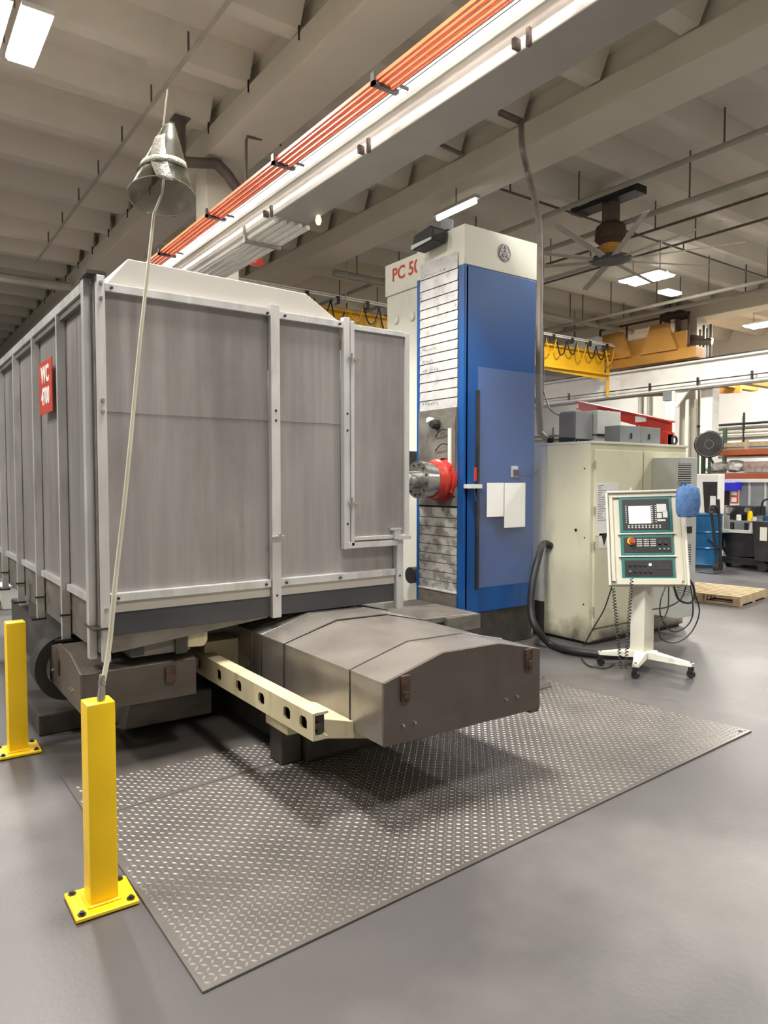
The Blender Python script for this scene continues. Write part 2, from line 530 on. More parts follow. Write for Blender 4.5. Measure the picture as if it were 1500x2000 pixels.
# ceiling line conduit at left
t = thing('ceiling_conduit', 'long thin painted conduit crossing the ribbed ceiling at upper left', 'conduit', (3.4, 8, 7.05))
xx = 0.628 * 5.5
B().cyl((xx, -5, 7.15), (xx, 20, 7.15), 0.028, seg=8).build('pipe', M['greyconduit'], t, True)
for i in range(16):
    y = -4.5 + 1.52 * i
    B().cyl((xx + .01, y, 7.15), (xx + .01, y, 7.46), 0.015, seg=6).build('hanger', M['brown'], t)

def pipeY(px, py, z, r, y0, y1, label, m=M['greyconduit'], hang=3.0, cat='pipe', dark=True):
    p = P(px, py, z=z)
    t = thing('ceiling_pipe', label, cat, (p.x, p.y, z))
    B().cyl((p.x, y0, z), (p.x, y1, z), r, seg=10).build('pipe', m, t, True)
    y = y0 + .5
    while y < y1:
        B().cyl((p.x, y, z), (p.x, y, ZS), 0.016, seg=6).build('hanger', M['brown'], t)
        y += hang
    return p
pipeY(1185, 375, 7.2, .05, -3, 30, 'ceiling pipe nearest the blue column, passing in front of the fan mount')
pipeY(1358, 388, 6.9, .055, -3, 30, 'pale ceiling pipe crossing just in front of the ceiling fan shaft', hang=5.1)
pipeY(1325, 434, 7.2, .03, -3, 30, 'thin ceiling conduit just right of the fan shaft', M['brown'])
pipeY(1400, 455, 7.3, .03, -3, 30, 'thin dark ceiling conduit running toward the paired bright lights', M['brown'])
pipeY(1330, 585, 6.8, .05, 4, 30, 'ceiling pipe passing above the right concrete column', hang=1.6)
pipeY(1180, 632, 6.9, .06, 8, 34, 'far ceiling pipe above the yellow crane bridge', hang=2)

def pipeX(px, py, z, r, x0, x1, label, m=M['greyconduit'], hang=3.0):
    p = P(px, py, z=z)
    t = thing('ceiling_pipe', label, 'pipe', (p.x, p.y, z))
    B().cyl((x0, p.y, z), (x1, p.y, z), r, seg=10).build('pipe', m, t, True)
    x = x0 + .7
    while x < x1:
        B().cyl((x, p.y, z), (x, p.y, ZS), 0.016, seg=6).build('hanger', M['brown'], t)
        x += hang
pipeX(60, 550, 6.9, .13, -5, 4.5, 'thick pale pipe crossing the ceiling at far left above the enclosure')
pipeX(1130, 628, 6.9, .10, 9.6, 22, 'thick pale pipe crossing behind the top of the blue column')
pipeX(1370, 500, 7.3, .025, 9.6, 22, 'thin pipe crossing the ceiling right of the paired bright lights', M['brown'])

# dark duct by left column
t = thing('drain_duct', 'dark drain duct dropping from the ceiling and bending across the left column', 'duct', P(345, 250, y=11.4))
B().tube([P(352, 235, y=11.4), P(352, 312, y=11.4)], .085, 12).build('pipe', M['brown'], t, True)
B().tube([P(352, 316, y=11.4), P(424, 320, y=11.4)], .085, 12).build('pipe', M['brown'], t, True)
B().tube([P(422, 318, y=11.4), P(445, 342, y=11.4), P(468, 376, y=11.4)], .09, 12).build('elbow', M['brown'], t, True)
a = P(335, 226, y=11.4)
B().box(a.x, a.x + .26, 11.25, 11.5, a.z - .04, ZST - .005).build('drain_box', M['brown'], t)
t = thing('sprinkler_drop', 'thin pipe with bent top hanging down behind the orange bars', 'pipe', P(481, 270, y=10.4))
B().tube([P(548, 285, y=10.4), P(548, 262, y=10.4)], .02, 6).tube([P(510, 262, y=10.4), P(510, 272, y=10.4), P(483, 267, y=10.4), P(481, 275, y=10.4), P(480, 395, y=10.4)], .025, 6).build('pipe', M['brown'], t, True)
t = thing('hanging_cord', 'thin grey cord hanging from a ceiling bracket behind the roof hood', 'cord', P(676, 425, y=15))
B().tube([P(640, 418, y=15), P(678, 428, y=15)], .05, 8).build('bracket', M['brown'], t, True)
B().tube([P(677, 428, y=15), P(677, 520, y=15), P(674, 610, y=15)], .015, 6).build('cord', M['greyconduit'], t, True)
t = thing('ceiling_bracket', 'short dark rod sticking out of the girder soffit near picture centre top', 'bracket', P(880, 290, z=6.9))
B().tube([P(862, 283, z=6.97), P(905, 303, z=6.97)], .035, 8).build('rod', M['brown'], t, True)

# ================================================================== RUNWAY RIGHT + BRIDGE CRANE
t = thing('crane_runway_beam', 'white crane runway beam at right carried on the white steel post', 'beam', (21.2, 10, zL))
b = B()
ibeam(b, 21.35, zL, zL + .85, -8, 32, .42, .36, .05, .04)
b.build('beam', M['white'], t)
B().box(21.30, 21.40, -8, 32, zL + .85, zL + .92).build('rail', M['darksteel'], t)
B().box(21.10, 21.15, -8, 32, zL + .17, zL + .20).build('cable_rail', M['black'], t)
for i in range(12):
    y = 4 + 1.7 * i
    B().box(21.08, 21.17, y, y + .04, zL + .05, zL + .3).build('clip', M['black'], t)
B().cyl((21.7, 8, zL + .1), (21.7, 32, zL - .05), .09, seg=10).build('pipe', M['greyconduit'], t, True)
t = thing('steel_post', 'white steel post under the right runway beam with conduits beside it', 'post', (21.5, 13.6, 0))
B().box(21.2, 21.5, 13.35, 13.7, 0, zL - .01, .01).build('post', M['white'], t)
B().box(21.7, 22.1, 12.35, 12.75, 0, zL - .01, .01).build('post', M['white'], t)
B().prism([(12.9, zL - .01), (13.4, zL - .01), (13.4, zL - .6)], 'x', 21.32, 21.4).build('gusset', M['white'], t)
B().cyl((21.6, 13.15, 0), (21.6, 13.15, zL - .3), .06, seg=10).build('conduit', M['creamw'], t, True)
B().cyl((21.75, 12.95, 0), (21.75, 12.95, zL - .3), .05, seg=10).build('conduit', M['greyconduit'], t, True)
B().box(21.15, 21.19, 13.45, 13.75, zL - .32, zL - .02).build('sign_plate', M['grey'], t)
# bridge
t = thing('bridge_crane', 'yellow overhead bridge crane behind the blue column with orange end truck', 'crane', (12, 16, 5.4))
B().prism([(6.0, 5.55), (20.8, 5.15), (20.8, 5.95), (6.0, 6.15)], 'y', 15.8, 15.85).build('girder_web', M['craneyellow'], t)
B().box(6.0, 20.9, 15.65, 16.0, 6.0, 6.05).box(6.0, 20.9, 15.65, 16.0, 5.3, 5.36).build('girder_flange', M['craneyellow'], t)
B().box(6.0, 20.9, 15.45, 15.5, 6.25, 6.28).box(6.0, 20.9, 15.55, 15.60, 6.33, 6.36).build('festoon_track', M['white'], t)
for i in range(26):
    x = 8.5 + .5 * i
    B().tube(catmull([(x, 15.55, 6.2), (x + .12, 15.5, 5.75 + .1 * math.sin(i * 2.3)), (x + .33, 15.52, 5.8), (x + .5, 15.55, 6.2)], 5), .022, 6).build('festoon_cable', M['black'] if i % 3 else M['craneyellow'], t, True)
for i in range(14):
    x = 8.7 + .9 * i
    B().box(x, x + .1, 15.42, 15.6, 6.12, 6.3).build('trolley', M['black'], t)
B().box(21.1, 21.6, 12.6, 17.2, zL + .95, zL + 1.3, .02).build('end_truck', M['craneorange'], t)
def trap(y0, y1):
    B().prism([(y0, 5.85), (y1, 5.85), (y1 - .35, 6.75), (y0 + .35, 6.75)], 'x', 21.0, 21.12).build('gusset', M['craneorange'], t)
trap(14.9, 16.4)
trap(13.2, 14.5)
B().box(21.25, 21.4, 13.0, 16.4, 5.9, 6.45).build('web', M['craneorange'], t)
for y in (12.9, 13.9, 15.2, 16.3):
    B().box(21.2, 21.26, y, y + .05, 5.9, 7.0).build('rail_post', M['rust'], t)
B().box(21.2, 21.26, 12.9, 16.35, 6.96, 7.02).build('handrail', M['rust'], t)
a = P(1172, 690, x=20.6)
B().box(20.5, 20.8, 15.9, 16.9, 5.85, 6.65, .02).build('control_box', M['lightgrey'], t)
B().tube([(20.6, 16.95, 6.0), (20.6, 16.95, 7.0), (20.6, 15.85, 7.0)], .025, 6).build('box_frame', M['rust'], t)
B().box(20.9, 20.95, 15.7, 15.8, 4.6, 5.8).build('stop_arm', M['craneyellow'], t)
# second crane at right edge, beyond
t = thing('far_bridge_crane', 'orange braced crane girder at the right edge under the runway', 'crane', (26, 15, 5))
B().prism([(13.2, 4.75), (13.2, 5.1), (17.5, 5.1), (17.5, 5.0)], 'x', 25.0, 25.1).build('girder_web', M['craneorange'], t)
for i in range(5):
    y = 16.4 - .9 * i
    B().box(24.2, 26.6, y - .32, y - .02, 5.0 - .02 * i, 5.16 - .02 * i).build('brace', M['craneorange'], t)

# ================================================================== LIGHTS
def high_bay(x, y, z, label, w=LAMP_W, group=None, lamp=True, ang=0):
    t = thing('high_bay_light', label, 'light', (x, y, z), group)
    for s_ in (-.21, .21):
        B().box(x + s_ - .17, x + s_ + .17, y - .62, y + .62, z, z + .06, .01).build('housing', M['white'], t)
        B().box(x + s_ - .15, x + s_ + .15, y - .58, y + .58, z - .035, z, .01).build('diffuser', M['lampwhite'], t)
    B().tube([(x, y - .4, z + .06), (x, y - .4, ZS)], .01, 6).tube([(x, y + .4, z + .06), (x, y + .4, ZS)], .01, 6).build('hanger', M['brown'], t)
    if lamp:
        ld = bpy.data.lights.new('high_bay_lamp', 'AREA')
        ld.shape = 'RECTANGLE'
        ld.size, ld.size_y = 0.7, 1.2
        ld.energy = w
        ld.color = (1.0, 0.955, 0.88)
        lo = bpy.data.objects.new('high_bay_lamp', ld)
        COL.objects.link(lo)
        lo.parent = t
        lo.location = (0, 0, -.06)
    return t
p = P(18, 62, z=6.95)
high_bay(p.x, p.y, 6.95, 'twin panel high bay light glaring at the upper left corner', w=520)
p = P(1262, 543, z=6.95)
high_bay(p.x, p.y, 6.95, 'glaring pair of high bay panels below the ceiling fan', w=900)
p = P(1495, 633, z=6.95)
high_bay(min(p.x, 26.5), p.y * min(1, 26.5 / p.x), 6.95, 'high bay light at the right edge beyond the concrete column', w=900)
n = 0  # the lamps from the floor shadows, then unseen ones added to brighten the hall
for (x, y, ww) in ((1.9, 3.3, 2.3), (11.3, 3.3, 2.8), (-5, 8, 2.3), (-2.9, 4.2, 1.3), (1.6, -.8, .8), (6.5, -.8, .45),
                   (1.6, 19, 1.2), (-5, 14, .9), (7.0, 20, 1), (15, 20, 1.2), (13.8, -4, .6), (19.5, 4, 1.3), (25.8, 20, 1.1), (25.8, 4, 1.3)):
    high_bay(x, y, 6.95, 'unseen high bay light put in to light the machine hall', w=LAMP_W * ww, group='unseen lights put in over the hall')

# visible fluorescent strip above the column
t = thing('fluorescent_tube_light', 'lit fluorescent tube hung from the ceiling just behind the column top', 'light', P(890, 410, z=6.6))
p0, p1 = P(853, 427, z=6.6), P(931, 394, z=6.6)
p1.x = p0.x = (p0.x + p1.x) / 2
B().cyl(p0, p1, .04, seg=12).build('tube', M['tubewhite'], t, True)
B().box(p0.x - .06, p0.x + .06, min(p0.y, p1.y) - .05, max(p0.y, p1.y) + .05, 6.65, 6.71).build('housing', M['greyconduit'], t)
B().cyl((p0.x, (p0.y + p1.y) / 2, 6.7), (p0.x, (p0.y + p1.y) / 2, ZST), .012, seg=6).build('hanger', M['brown'], t)
a = P(1308, 574, z=6.5)
tag(B().box(a.x - .3, a.x + .3, a.y - .15, a.y + .15, 6.5, 6.56).build('wall_pack_light', M['tubewhite']), 'small lit fixture just left of the top of the right concrete column', 'light')

# ================================================================== CEILING FAN
fx, fy = P(1192, 507, z=6.2).x, P(1192, 507, z=6.2).y
t = thing('ceiling_fan', 'big many-bladed ceiling fan on a dark shaft at upper right', 'fan', (fx, fy, 7.4))
B().box(fx - .2, fx + .2, fy - .7, fy + .9, 7.34, 7.5, .02).build('mount', M['black'], t)
B().box(fx - .13, fx + .13, fy - .13, fy + .13, 6.85, 7.4, .02).build('shaft', M['brown'], t)
B().lathe((fx, fy, 6.95), (0, 0, -1), [(0, .18), (.1, .30), (.35, .32), (.45, .2)], 14).build('motor', M['rust'], t)
B().lathe((fx, fy, 6.5), (0, 0, -1), [(0, .2), (.1, .24), (.24, .14)], 14).build('gearbox', M['craneorange'], t)
B().lathe((fx, fy, 6.25), (0, 0, -1), [(0, .35), (.03, .42), (.07, .42), (.09, .3)], 24).build('hub', M['black'], t)
for k in range(10):
    a = 2 * PI * k / 10 + .25
    d = Vector((math.cos(a), math.sin(a), 0)); s_ = Vector((-d.y, d.x, 0))
    p0 = Vector((fx, fy, 6.2)) + d * .38
    p1 = Vector((fx, fy, 6.24)) + d * 2.5
    b = B()
    vs = [p0 + s_ * .07, p1 + s_ * .06 + Vector((0, 0, .03)), p1 - s_ * .06, p0 - s_ * .07 - Vector((0, 0, .02))]
    lo = [v - Vector((0, 0, .012)) for v in vs]
    V = b._v(vs + lo)
    for f in ((0, 1, 2, 3), (7, 6, 5, 4), (0, 4, 5, 1), (1, 5, 6, 2), (2, 6, 7, 3), (3, 7, 4, 0)):
        b.bm.faces.new([V[i] for i in f])
    b.build('blade', M['greyconduit'], t)

# ================================================================== BOLLARDS
def bollard(x, y, label):
    t = thing('bollard', label, 'bollard', (x, y, 0), 'yellow bollards')
    B().prism([(x - .115, y - .105), (x + .115, y - .11), (x + .12, y + .10), (x - .115, y + .105)], 'z', 0.004, .02, .003).build('base_plate', M['yellow'], t)
    B().box(x - .053, x + .053, y - .053, y + .053, .02, .80, .012).build('post', M['yellow'], t, True)
    B().prism([(x - .064, y - .064), (x + .064, y - .064), (x + .064, y + .064), (x - .064, y + .064)], 'z', .019, .028, .004).build('weld', M['yellow'], t)
    for sx in (-1, 1):
        for sy in (-1, 1):
            B().cyl((x + sx * .09, y + sy * .082, .02), (x + sx * .09, y + sy * .082, .024), .016, seg=12).cyl((x + sx * .09, y + sy * .082, .024), (x + sx * .09, y + sy * .082, .033), .009, seg=6).build('anchor_bolt', M['darksteel'], t)
    return t
bollard(.682, 2.852, 'nearest yellow bollard, standing by the diamond plate corner with a pole on top')
bollard(.668, 4.752, 'yellow bollard farther back at the left edge of the picture')

# whip pole with cone
t = thing('whip_pole', 'slim cream pole rising from the top of the nearest yellow bollard', 'pole', (.69, 2.84, .80))
Y0 = 2.85
B().cyl((.690, 2.835, .80), (.694, 2.835, .86), .017, .012, 12).build('ferrule', M['steel'], t, True)
B().cyl((.694, 2.835, .86), (.696, 2.836, .90), .014, .011, 12).build('collar', M['tape'], t, True)
pl_ = [(.692, 2.836, .84)] + [P(a, b_, y=Y0) for a, b_ in ((213, 1265), (226, 1130), (241, 1000), (256, 850), (270, 700), (284, 570), (295, 470), (301, 415))]
B().tube(catmull([Vector(q) for q in pl_], 5), .0105, 8, .006).build('pole', M['cordw'], t, True)
t = thing('plastic_cone', 'murky translucent plastic cone with crossed grey tape, held up on the slim pole', 'cone', P(318, 330, y=Y0))
ap = P(333, 232, y=Y0); rc = P(316, 385, y=Y0)
ax = (rc - ap); Lc = ax.length; ax.normalize()
uu = (RGT - ax * RGT.dot(ax)).normalized(); vv = ax.cross(uu)
def conept(a, d, off=0):
    r = .012 + (.128 - .012) * d + off
    skew = .03 * math.cos(a + 2.4) * d
    return ap + ax * (Lc * d + skew) + (uu * math.cos(a) + vv * math.sin(a)) * r
b = B()
NS = 28
R_ = [[b.bm.verts.new(conept(2 * PI * k / NS, d)) for k in range(NS)] for d in (.1, .4, .7, 1.0)]
for i in range(3):
    for k in range(NS):
        b.bm.faces.new([R_[i][k], R_[i][(k + 1) % NS], R_[i + 1][(k + 1) % NS], R_[i + 1][k]])
o = b.build('shell', M['cone'], t, True)
md = o.modifiers.new('t', 'SOLIDIFY'); md.thickness = .002
fa = None
for k in range(72):      # the side that faces the viewer
    a = 2 * PI * k / 72
    d_ = (uu * math.cos(a) + vv * math.sin(a)).dot(-FWD)
    if fa is None or d_ > fa[0]:
        fa = (d_, a)
fa = fa[1]
def strip(fn, n, name):
    b = B()
    L_ = [(b.bm.verts.new(fn(i / n, 0)), b.bm.verts.new(fn(i / n, 1))) for i in range(n + 1)]
    for i in range(n):
        b.bm.faces.new([L_[i][0], L_[i + 1][0], L_[i + 1][1], L_[i][1]])
    o = b.build(name, M['tape'], t, True)
    md = o.modifiers.new('t', 'SOLIDIFY'); md.thickness = .0015
strip(lambda q, s_: conept(fa + .35 - .75 * q + (s_ - .5) * (1.5 - .8 * q) * .6, .30 + .74 * q, .004), 12, 'tape')
strip(lambda q, s_: conept(fa - 1.35 + 2.7 * q, .60 + .11 * s_ + .05 * math.cos(2.7 * q - 1.35), .006), 20, 'tape')
rim = [conept(2 * PI * k / 40, 1.0) for k in range(41)]
B().tube(rim, .003, 6).build('rim', M['tape'], t, True)
B().tube([conept(fa + .6, 1.0), ap + ax * .02, P(319, 247, y=Y0), P(327, 175, y=Y0)], .004, 6).build('stay_rod', M['cordw'], t, True)
B().tube([P(301, 416, y=Y0), ap + ax * (Lc * .95), ap + ax * (Lc * .3)], .005, 6).build('inner_pole', M['cordw'], t, True)

# ================================================================== DIAMOND PLATES
import bmesh as _b
def pseam(x): return 3.572 + .085 * (x - .806)
F1 = [(.815, 2.135), (4.633, 2.322), (4.46, pseam(4.46)), (.806, pseam(.806))]
F2 = [(.806, pseam(.806) + .008), (4.455, pseam(4.455) + .008), (4.40, 4.45), (.80, 4.75)]
def inpoly(x, y, poly, mg):
    for i in range(len(poly)):
        x0, y0 = poly[i]; x1, y1 = poly[(i + 1) % len(poly)]
        L_ = math.hypot(x1 - x0, y1 - y0)
        if ((x1 - x0) * (y - y0) - (y1 - y0) * (x - x0)) / L_ < mg:
            return False
    return True
def lugverts(x, y, a, z, s_=1.0):
    c_, s2 = math.cos(a), math.sin(a)
    l, w_, h = .0135 * s_, .0043 * s_, .0034
    pts = [(-l, 0, 0), (-l * .4, -w_, 0), (l * .4, -w_, 0), (l, 0, 0), (l * .4, w_, 0), (-l * .4, w_, 0), (-l * .5, 0, h), (l * .5, 0, h)]
    return [(x + px * c_ - py * s2, y + px * s2 + py * c_, z + pz) for px, py, pz in pts]
LF = [(0, 1, 6), (1, 2, 7, 6), (2, 3, 7), (3, 4, 7), (4, 5, 6, 7), (5, 0, 6)]
def plate(poly, label, npart, z=.010):
    t = thing('diamond_plate', label, 'floor plate', (poly[0][0], poly[0][1], 0), 'steel floor plates')
    B().prism(poly, 'z', 0.0005, z, .0015).build('sheet', M['plate'], t)
    pts = []
    pitch = .0285
    ang = .049
    ca, sa = math.cos(ang), math.sin(ang)
    for i in range(0, 160):
        for j in range(-10, 110):
            u, v = i * pitch, j * pitch
            x = poly[0][0] + u * ca - v * sa; y = poly[0][1] + u * sa + v * ca
            if inpoly(x, y, poly, .018) and y < 4.0:
                pts.append((x, y, ang + (PI / 4 if (i + j) % 2 else -PI / 4)))
    pts.sort(key=lambda q: (q[0] ** 2 + q[1] ** 2))
    me0 = {}
    for k, (x, y, a) in enumerate(pts[:npart]):
        key = 1 if a > ang else 0
        if key not in me0:
            me = bpy.data.meshes.new('tread_lug')
            me.from_pydata(lugverts(0, 0, a, 0), [], LF)
            me.materials.append(M['lug'])
            me0[key] = me
        o = bpy.data.objects.new('tread_lug', me0[key])
        COL.objects.link(o)
        o.parent = t
        o.location = Vector((x, y, z)) - ORG[t]
    V, Fc = [], []
    for x, y, a in pts[npart:]:
        n_ = len(V)
        V += lugverts(x - ORG[t].x, y - ORG[t].y, a, z)
        Fc += [tuple(n_ + q for q in f) for f in LF]
    me = bpy.data.meshes.new('tread_lugs')
    me.from_pydata(V, [], Fc)
    me.materials.append(M['lug'])
    o = bpy.data.objects.new('tread_lugs', me)
    COL.objects.link(o)
    o.parent = t
    stuff(o)
    return t
plate(F1, 'large diamond tread steel plate in front, its corner nearest the camera', 300)
plate(F2, 'diamond tread steel plate behind the seam, mostly under the machine', 0)
tag(B().cyl((4.56, 2.36, .0105), (4.56, 2.36, .016), .012, seg=6).build('plate_bolt', M['darksteel']), 'dark bolt in the far right corner of the diamond plate', 'bolt')

# ================================================================== ENCLOSURE
EX0, EX1, EY0, EY1 = .985, 3.05, 4.0, 8.6
t = enc = thing('machine_enclosure', 'sheet metal machine enclosure with aluminium frame and beige roof hood', 'enclosure', (2.0, 6.0, .7))
SH, FR = M['alusheet'], M['aluframe']
# front sheets (above and below the seam), left field, right field
yq = EY0 + .03
for x0, x1 in ((1.025, 2.0), (2.07, 2.53)):
    B().box(x0, x1, yq, yq + .006, 1.02, 2.02).build('panel', SH, t)
    B().box(x0, x1, yq - .004, yq + .003, 2.022, 2.69).build('panel', SH, t)
B().box(2.53, 2.99, yq, yq + .006, 1.02, 1.25).build('panel', SH, t)
# left side sheets between ribs
posts = [4.83, 5.68, 6.54, 7.40, 8.26]
yy = [4.17] + posts
for i in range(len(posts)):
    B().box(EX0 + .015, EX0 + .021, yy[i] + .02, yy[i + 1] - .02, .99, 2.67).build('panel', SH, t)
    B().box(EX0 + .018, EX0 + .025, yy[i] + .02, yy[i + 1] - .02, .68, .96).build('skirt_panel', M['pan'], t)
    B().box(EX0 - .012, EX0 + .015, yy[i] + .03, yy[i + 1] - .03, .955, .995).build('rail', FR, t)
    B().bolt((EX0 - .012, yy[i] + .08, .975), (-1, 0, 0), .009, .008).build('bolt', M['darksteel'], t)
B().box(EX0 - .035, EX0 + .03, 4.17, EY1, 2.68, 2.735).build('top_rail', FR, t)
B().box(EX0 - .02, EX0 + .03, 4.17, EY1, 2.64, 2.68).build('top_rail_lip', M['pan'], t)
for y in posts:
    B().box(EX0 - .040, EX0 + .012, y - .015, y + .020, .64, 2.68, .003).build('post', FR, t)
    B().box(EX0 - .050, EX0 + .015, y - .025, y + .03, .79, .80).build('clamp', M['darksteel'], t)
    B().box(EX0 - .08, EX0 + .02, y - .03, y + .08, .63, .642).build('foot', M['darksteel'], t)
# corner: two angle posts with slot
B().box(EX0 - .042, EX0 - .002, 4.10, 4.16, .66, 2.75, .003).build('corner_post', FR, t)
B().box(EX0 + .0, EX0 + .03, 4.04, 4.10, .70, 2.73).build('corner_slot', M['pan'], t)
B().box(EX0 + .0, EX0 + .042, 3.985, 4.03, .66, 2.74, .003).build('corner_post', FR, t)
B().box(EX0 - .05, EX0 + .05, 3.975, 4.175, .84, .85, .0).build('clamp', M['darksteel'], t)
B().box(EX0 - .05, EX0 + .05, 3.985, 4.18, 2.74, 2.76).build('cap', M['darksteel'], t)
for z in (2.70, 2.62, 2.08, 2.02, .95):
    B().bolt((EX0 + .021, 3.985, z), (0, -1, 0), .012, .012).build('bolt', M['steel'], t)
# front rails & posts
B().box(1.03, 2.03, 3.99, 4.03, 2.66, 2.705, .003).build('top_rail', FR, t)
B().box(2.05, 2.55, 3.99, 4.03, 2.65, 2.695, .003).build('top_rail', FR, t)
B().box(2.0, 2.06, 3.975, 4.02, .79, 2.73, .004).build('post', FR, t)
B().box(2.53, 2.575, 3.975, 4.02, 1.19, 2.72, .004).build('post', FR, t)
B().box(2.965, 3.02, 3.975, 4.02, .745, 1.235, .004).build('post', FR, t)
for (x0, x1) in ((1.03, 1.995), (2.065, 2.96)):
    B().box(x0, x1, 3.985, 4.03, .985, 1.03, .003).build('rail', FR, t)
    B().box(x0, x1, 4.0, 4.03, .925, .983).build('lower_strip', M['bedcream'] if 0 else M['hood'], t)
    B().box(x0, x1, 4.01, 4.035, .80, .925).build('skirt_panel', M['skirt'], t)
B().prism([(1.04, .80), (1.99, .80), (1.985, .79), (1.11, .705), (1.04, .70)], 'y', 4.015, 4.045).build('drip_pan', M['pan'], t)
for x, z in ((1.07, 1.005), (1.96, 1.005), (2.10, 1.005), (2.5, 1.005), (2.03, .93), (2.99, .98), (1.06, 2.68), (1.98, 2.67), (2.10, 2.67), (2.50, 2.67), (2.03, 2.08), (2.03, 2.02), (2.555, 2.09), (2.555, 1.98), (2.555, 1.36)):
    B().bolt((x, 3.982, z), (0, -1, 0), .010, .010).build('bolt', M['darksteel'], t)
# door
B().box(2.58, 2.605, 3.965, 4.0, 1.21, 2.70, .003).build('door_stile', FR, t)
B().box(3.03, 3.065, 3.965, 4.02, 1.24, 2.67, .003).build('door_stile', FR, t)
B().box(2.605, 3.03, 3.97, 4.0, 2.645, 2.68, .003).build('door_rail', FR, t)
B().box(2.60, 3.05, 3.965, 4.0, 1.245, 1.27, .003).build('door_rail', FR, t)
B().box(2.555, 2.97, 3.965, 4.0, 1.195, 1.235, .003).build('door_sill', FR, t)
dr = B().box(2.60, 3.04, 3.985, 3.992, 1.26, 2.66).build('door_panel', SH, t)
for z in (2.45, 1.50):
    B().cyl((2.578, 3.955, z - .035), (2.578, 3.955, z + .035), .008, seg=8).box(2.555, 2.64, 3.958, 3.966, z - .01, z + .008).build('hinge', M['steel'], t)
B().box(2.93, 2.98, 3.955, 3.975, 1.24, 1.31).box(2.90, 2.99, 3.952, 3.972, 1.305, 1.318).build('latch', FR, t)
B().box(2.96, 3.07, 3.95, 3.97, 1.235, 1.262).build('latch_bar', FR, t)
B().cyl((1.99, 3.965, 1.30), (2.07, 3.965, 1.30), .008, seg=8).box(1.97, 2.09, 3.95, 3.975, 1.293, 1.303).bolt((2.05, 3.975, 1.31), (0, -1, 0), .012, .02).build('toggle_latch', M['steel'], t)
# right side sheet and back
B().box(EX1 - .02, EX1, 4.03, EY1, .9, 2.68).build('panel', SH, t)
B().box(EX0, EX1, EY1 - .02, EY1, .9, 2.68).build('panel', SH, t)
# hood
B().prism([(1.04, 2.705), (2.53, 2.70), (2.28, 2.845), (1.165, 2.865)], 'y', 4.035, EY1 - .1, .004).build('roof_hood', M['hood'], t)
B().box(EX0 + .02, EX1 - .02, 4.05, EY1 - .02, .82, .86).build('floor_pan', M['pan'], t)
# red sign
sg = B().box(EX0 - .034, EX0 - .028, 5.01, 5.44, 2.10, 2.45, .001).build('sign', M['signred'], t)
text('WC', .15, M['paper'], sg, SIDE((EX0 - .035, 5.225, 2.355)), bold=.006, depth=.001)
text('4700', .15, M['paper'], sg, SIDE((EX0 - .035, 5.225, 2.21)), bold=.006, depth=.001, sx=.88)

# ================================================================== ROTARY TABLE + BED
t = bed = thing('machine_bed', 'dark cast machine bed with gabled steel way covers and cream slotted beam', 'machine bed', (2.4, 4.6, 0))
# lower casting
B().box(.82, 2.0, 4.95, 5.6, .002, .135, .01).build('bed_foot', M['bedsteel'], t)
B().box(1.15, 3.2, 5.1, 8.4, .0, .40, .02).build('bed_casting', M['bedsteel'], t)
B().box(2.0, 2.9, 3.55, 5.2, .0145, .40, .02).build('bed_casting', M['bedsteel'], t)
B().cyl((2.02, 6.3, .40), (2.02, 6.3, .815), 1.02, seg=40).build('rotary_table', M['bedsteel'], t, True)
B().box(1.86, 1.99, 3.60, 3.75, .0145, .30, .01).build('levelling_foot', M['bedsteel'], t)
B().box(1.15, 1.5, 4.05, 4.5, .645, .79, .02).build('saddle_block', M['pan'], t)
B().box(1.14, 1.22, 4.035, 4.06, .66, .74).build('block_recess', M['darksteel'], t)
B().box(1.40, 1.47, 4.03, 4.3, .64, .79).build('bracket', M['darksteel'], t)
B().prism([(1.475, .665), (1.575, .66), (1.60, .69), (1.60, .80), (1.475, .80)], 'y', 4.04, 4.4, .006).build('bracket', M['bedcream'], t)
# left way cover (runs along X, end cap faces -X)
def gab(x0, x1, sc, m, nm):
    yc, zb = 4.49, .385
    prof = [(4.07, .37), (4.07, .592), (4.32, .66), (4.62, .66), (4.91, .59), (4.91, .37)]
    prof = [(yc + (y - yc) * sc, zb + (z - zb) * sc) for y, z in prof]
    return B().prism(prof, 'x', x0, x1, .003).build(nm, m, t)
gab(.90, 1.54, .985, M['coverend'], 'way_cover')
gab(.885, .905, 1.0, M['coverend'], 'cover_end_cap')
B().box(.876, .886, 4.60, 4.66, .47, .56).build('grab_handle', M['rust'], t)
for y in (4.26, 4.31, 4.80):
    B().bolt((.886, y, .46), (-1, 0, 0), .010, .012).build('bolt', M['steel'], t)
B().box(1.35, 1.41, 4.055, 4.075, .47, .56, .004).build('grab_handle', M['rust'], t)
# cable chain arc at the left
pts = [P(a, b_, y=4.93) for a, b_ in ((158, 1243), (120, 1247), (92, 1262), (78, 1285), (75, 1310), (84, 1332), (104, 1348), (138, 1352))]
pts = catmull(pts, 5)
b = B()
cen = sum(pts, Vector()) / len(pts)
rg = []
for q in pts:
    d = (q - P(125, 1300, y=4.93)).normalized() * .035
    rg.append(b._v([q + d + Vector((0, -.08, 0)), q - d + Vector((0, -.08, 0)), q - d + Vector((0, .08, 0)), q + d + Vector((0, .08, 0))]))
for i in range(len(rg) - 1):
    for k in range(4):
        b.bm.faces.new([rg[i][k], rg[i][(k + 1) % 4], rg[i + 1][(k + 1) % 4], rg[i + 1][k]])
b.bm.faces.new(rg[0]); b.bm.faces.new(rg[-1][::-1])
cc = b.build('cable_carrier', M['rubber'], t, True)
cc['label'] = 'black curved cable carrier loop'
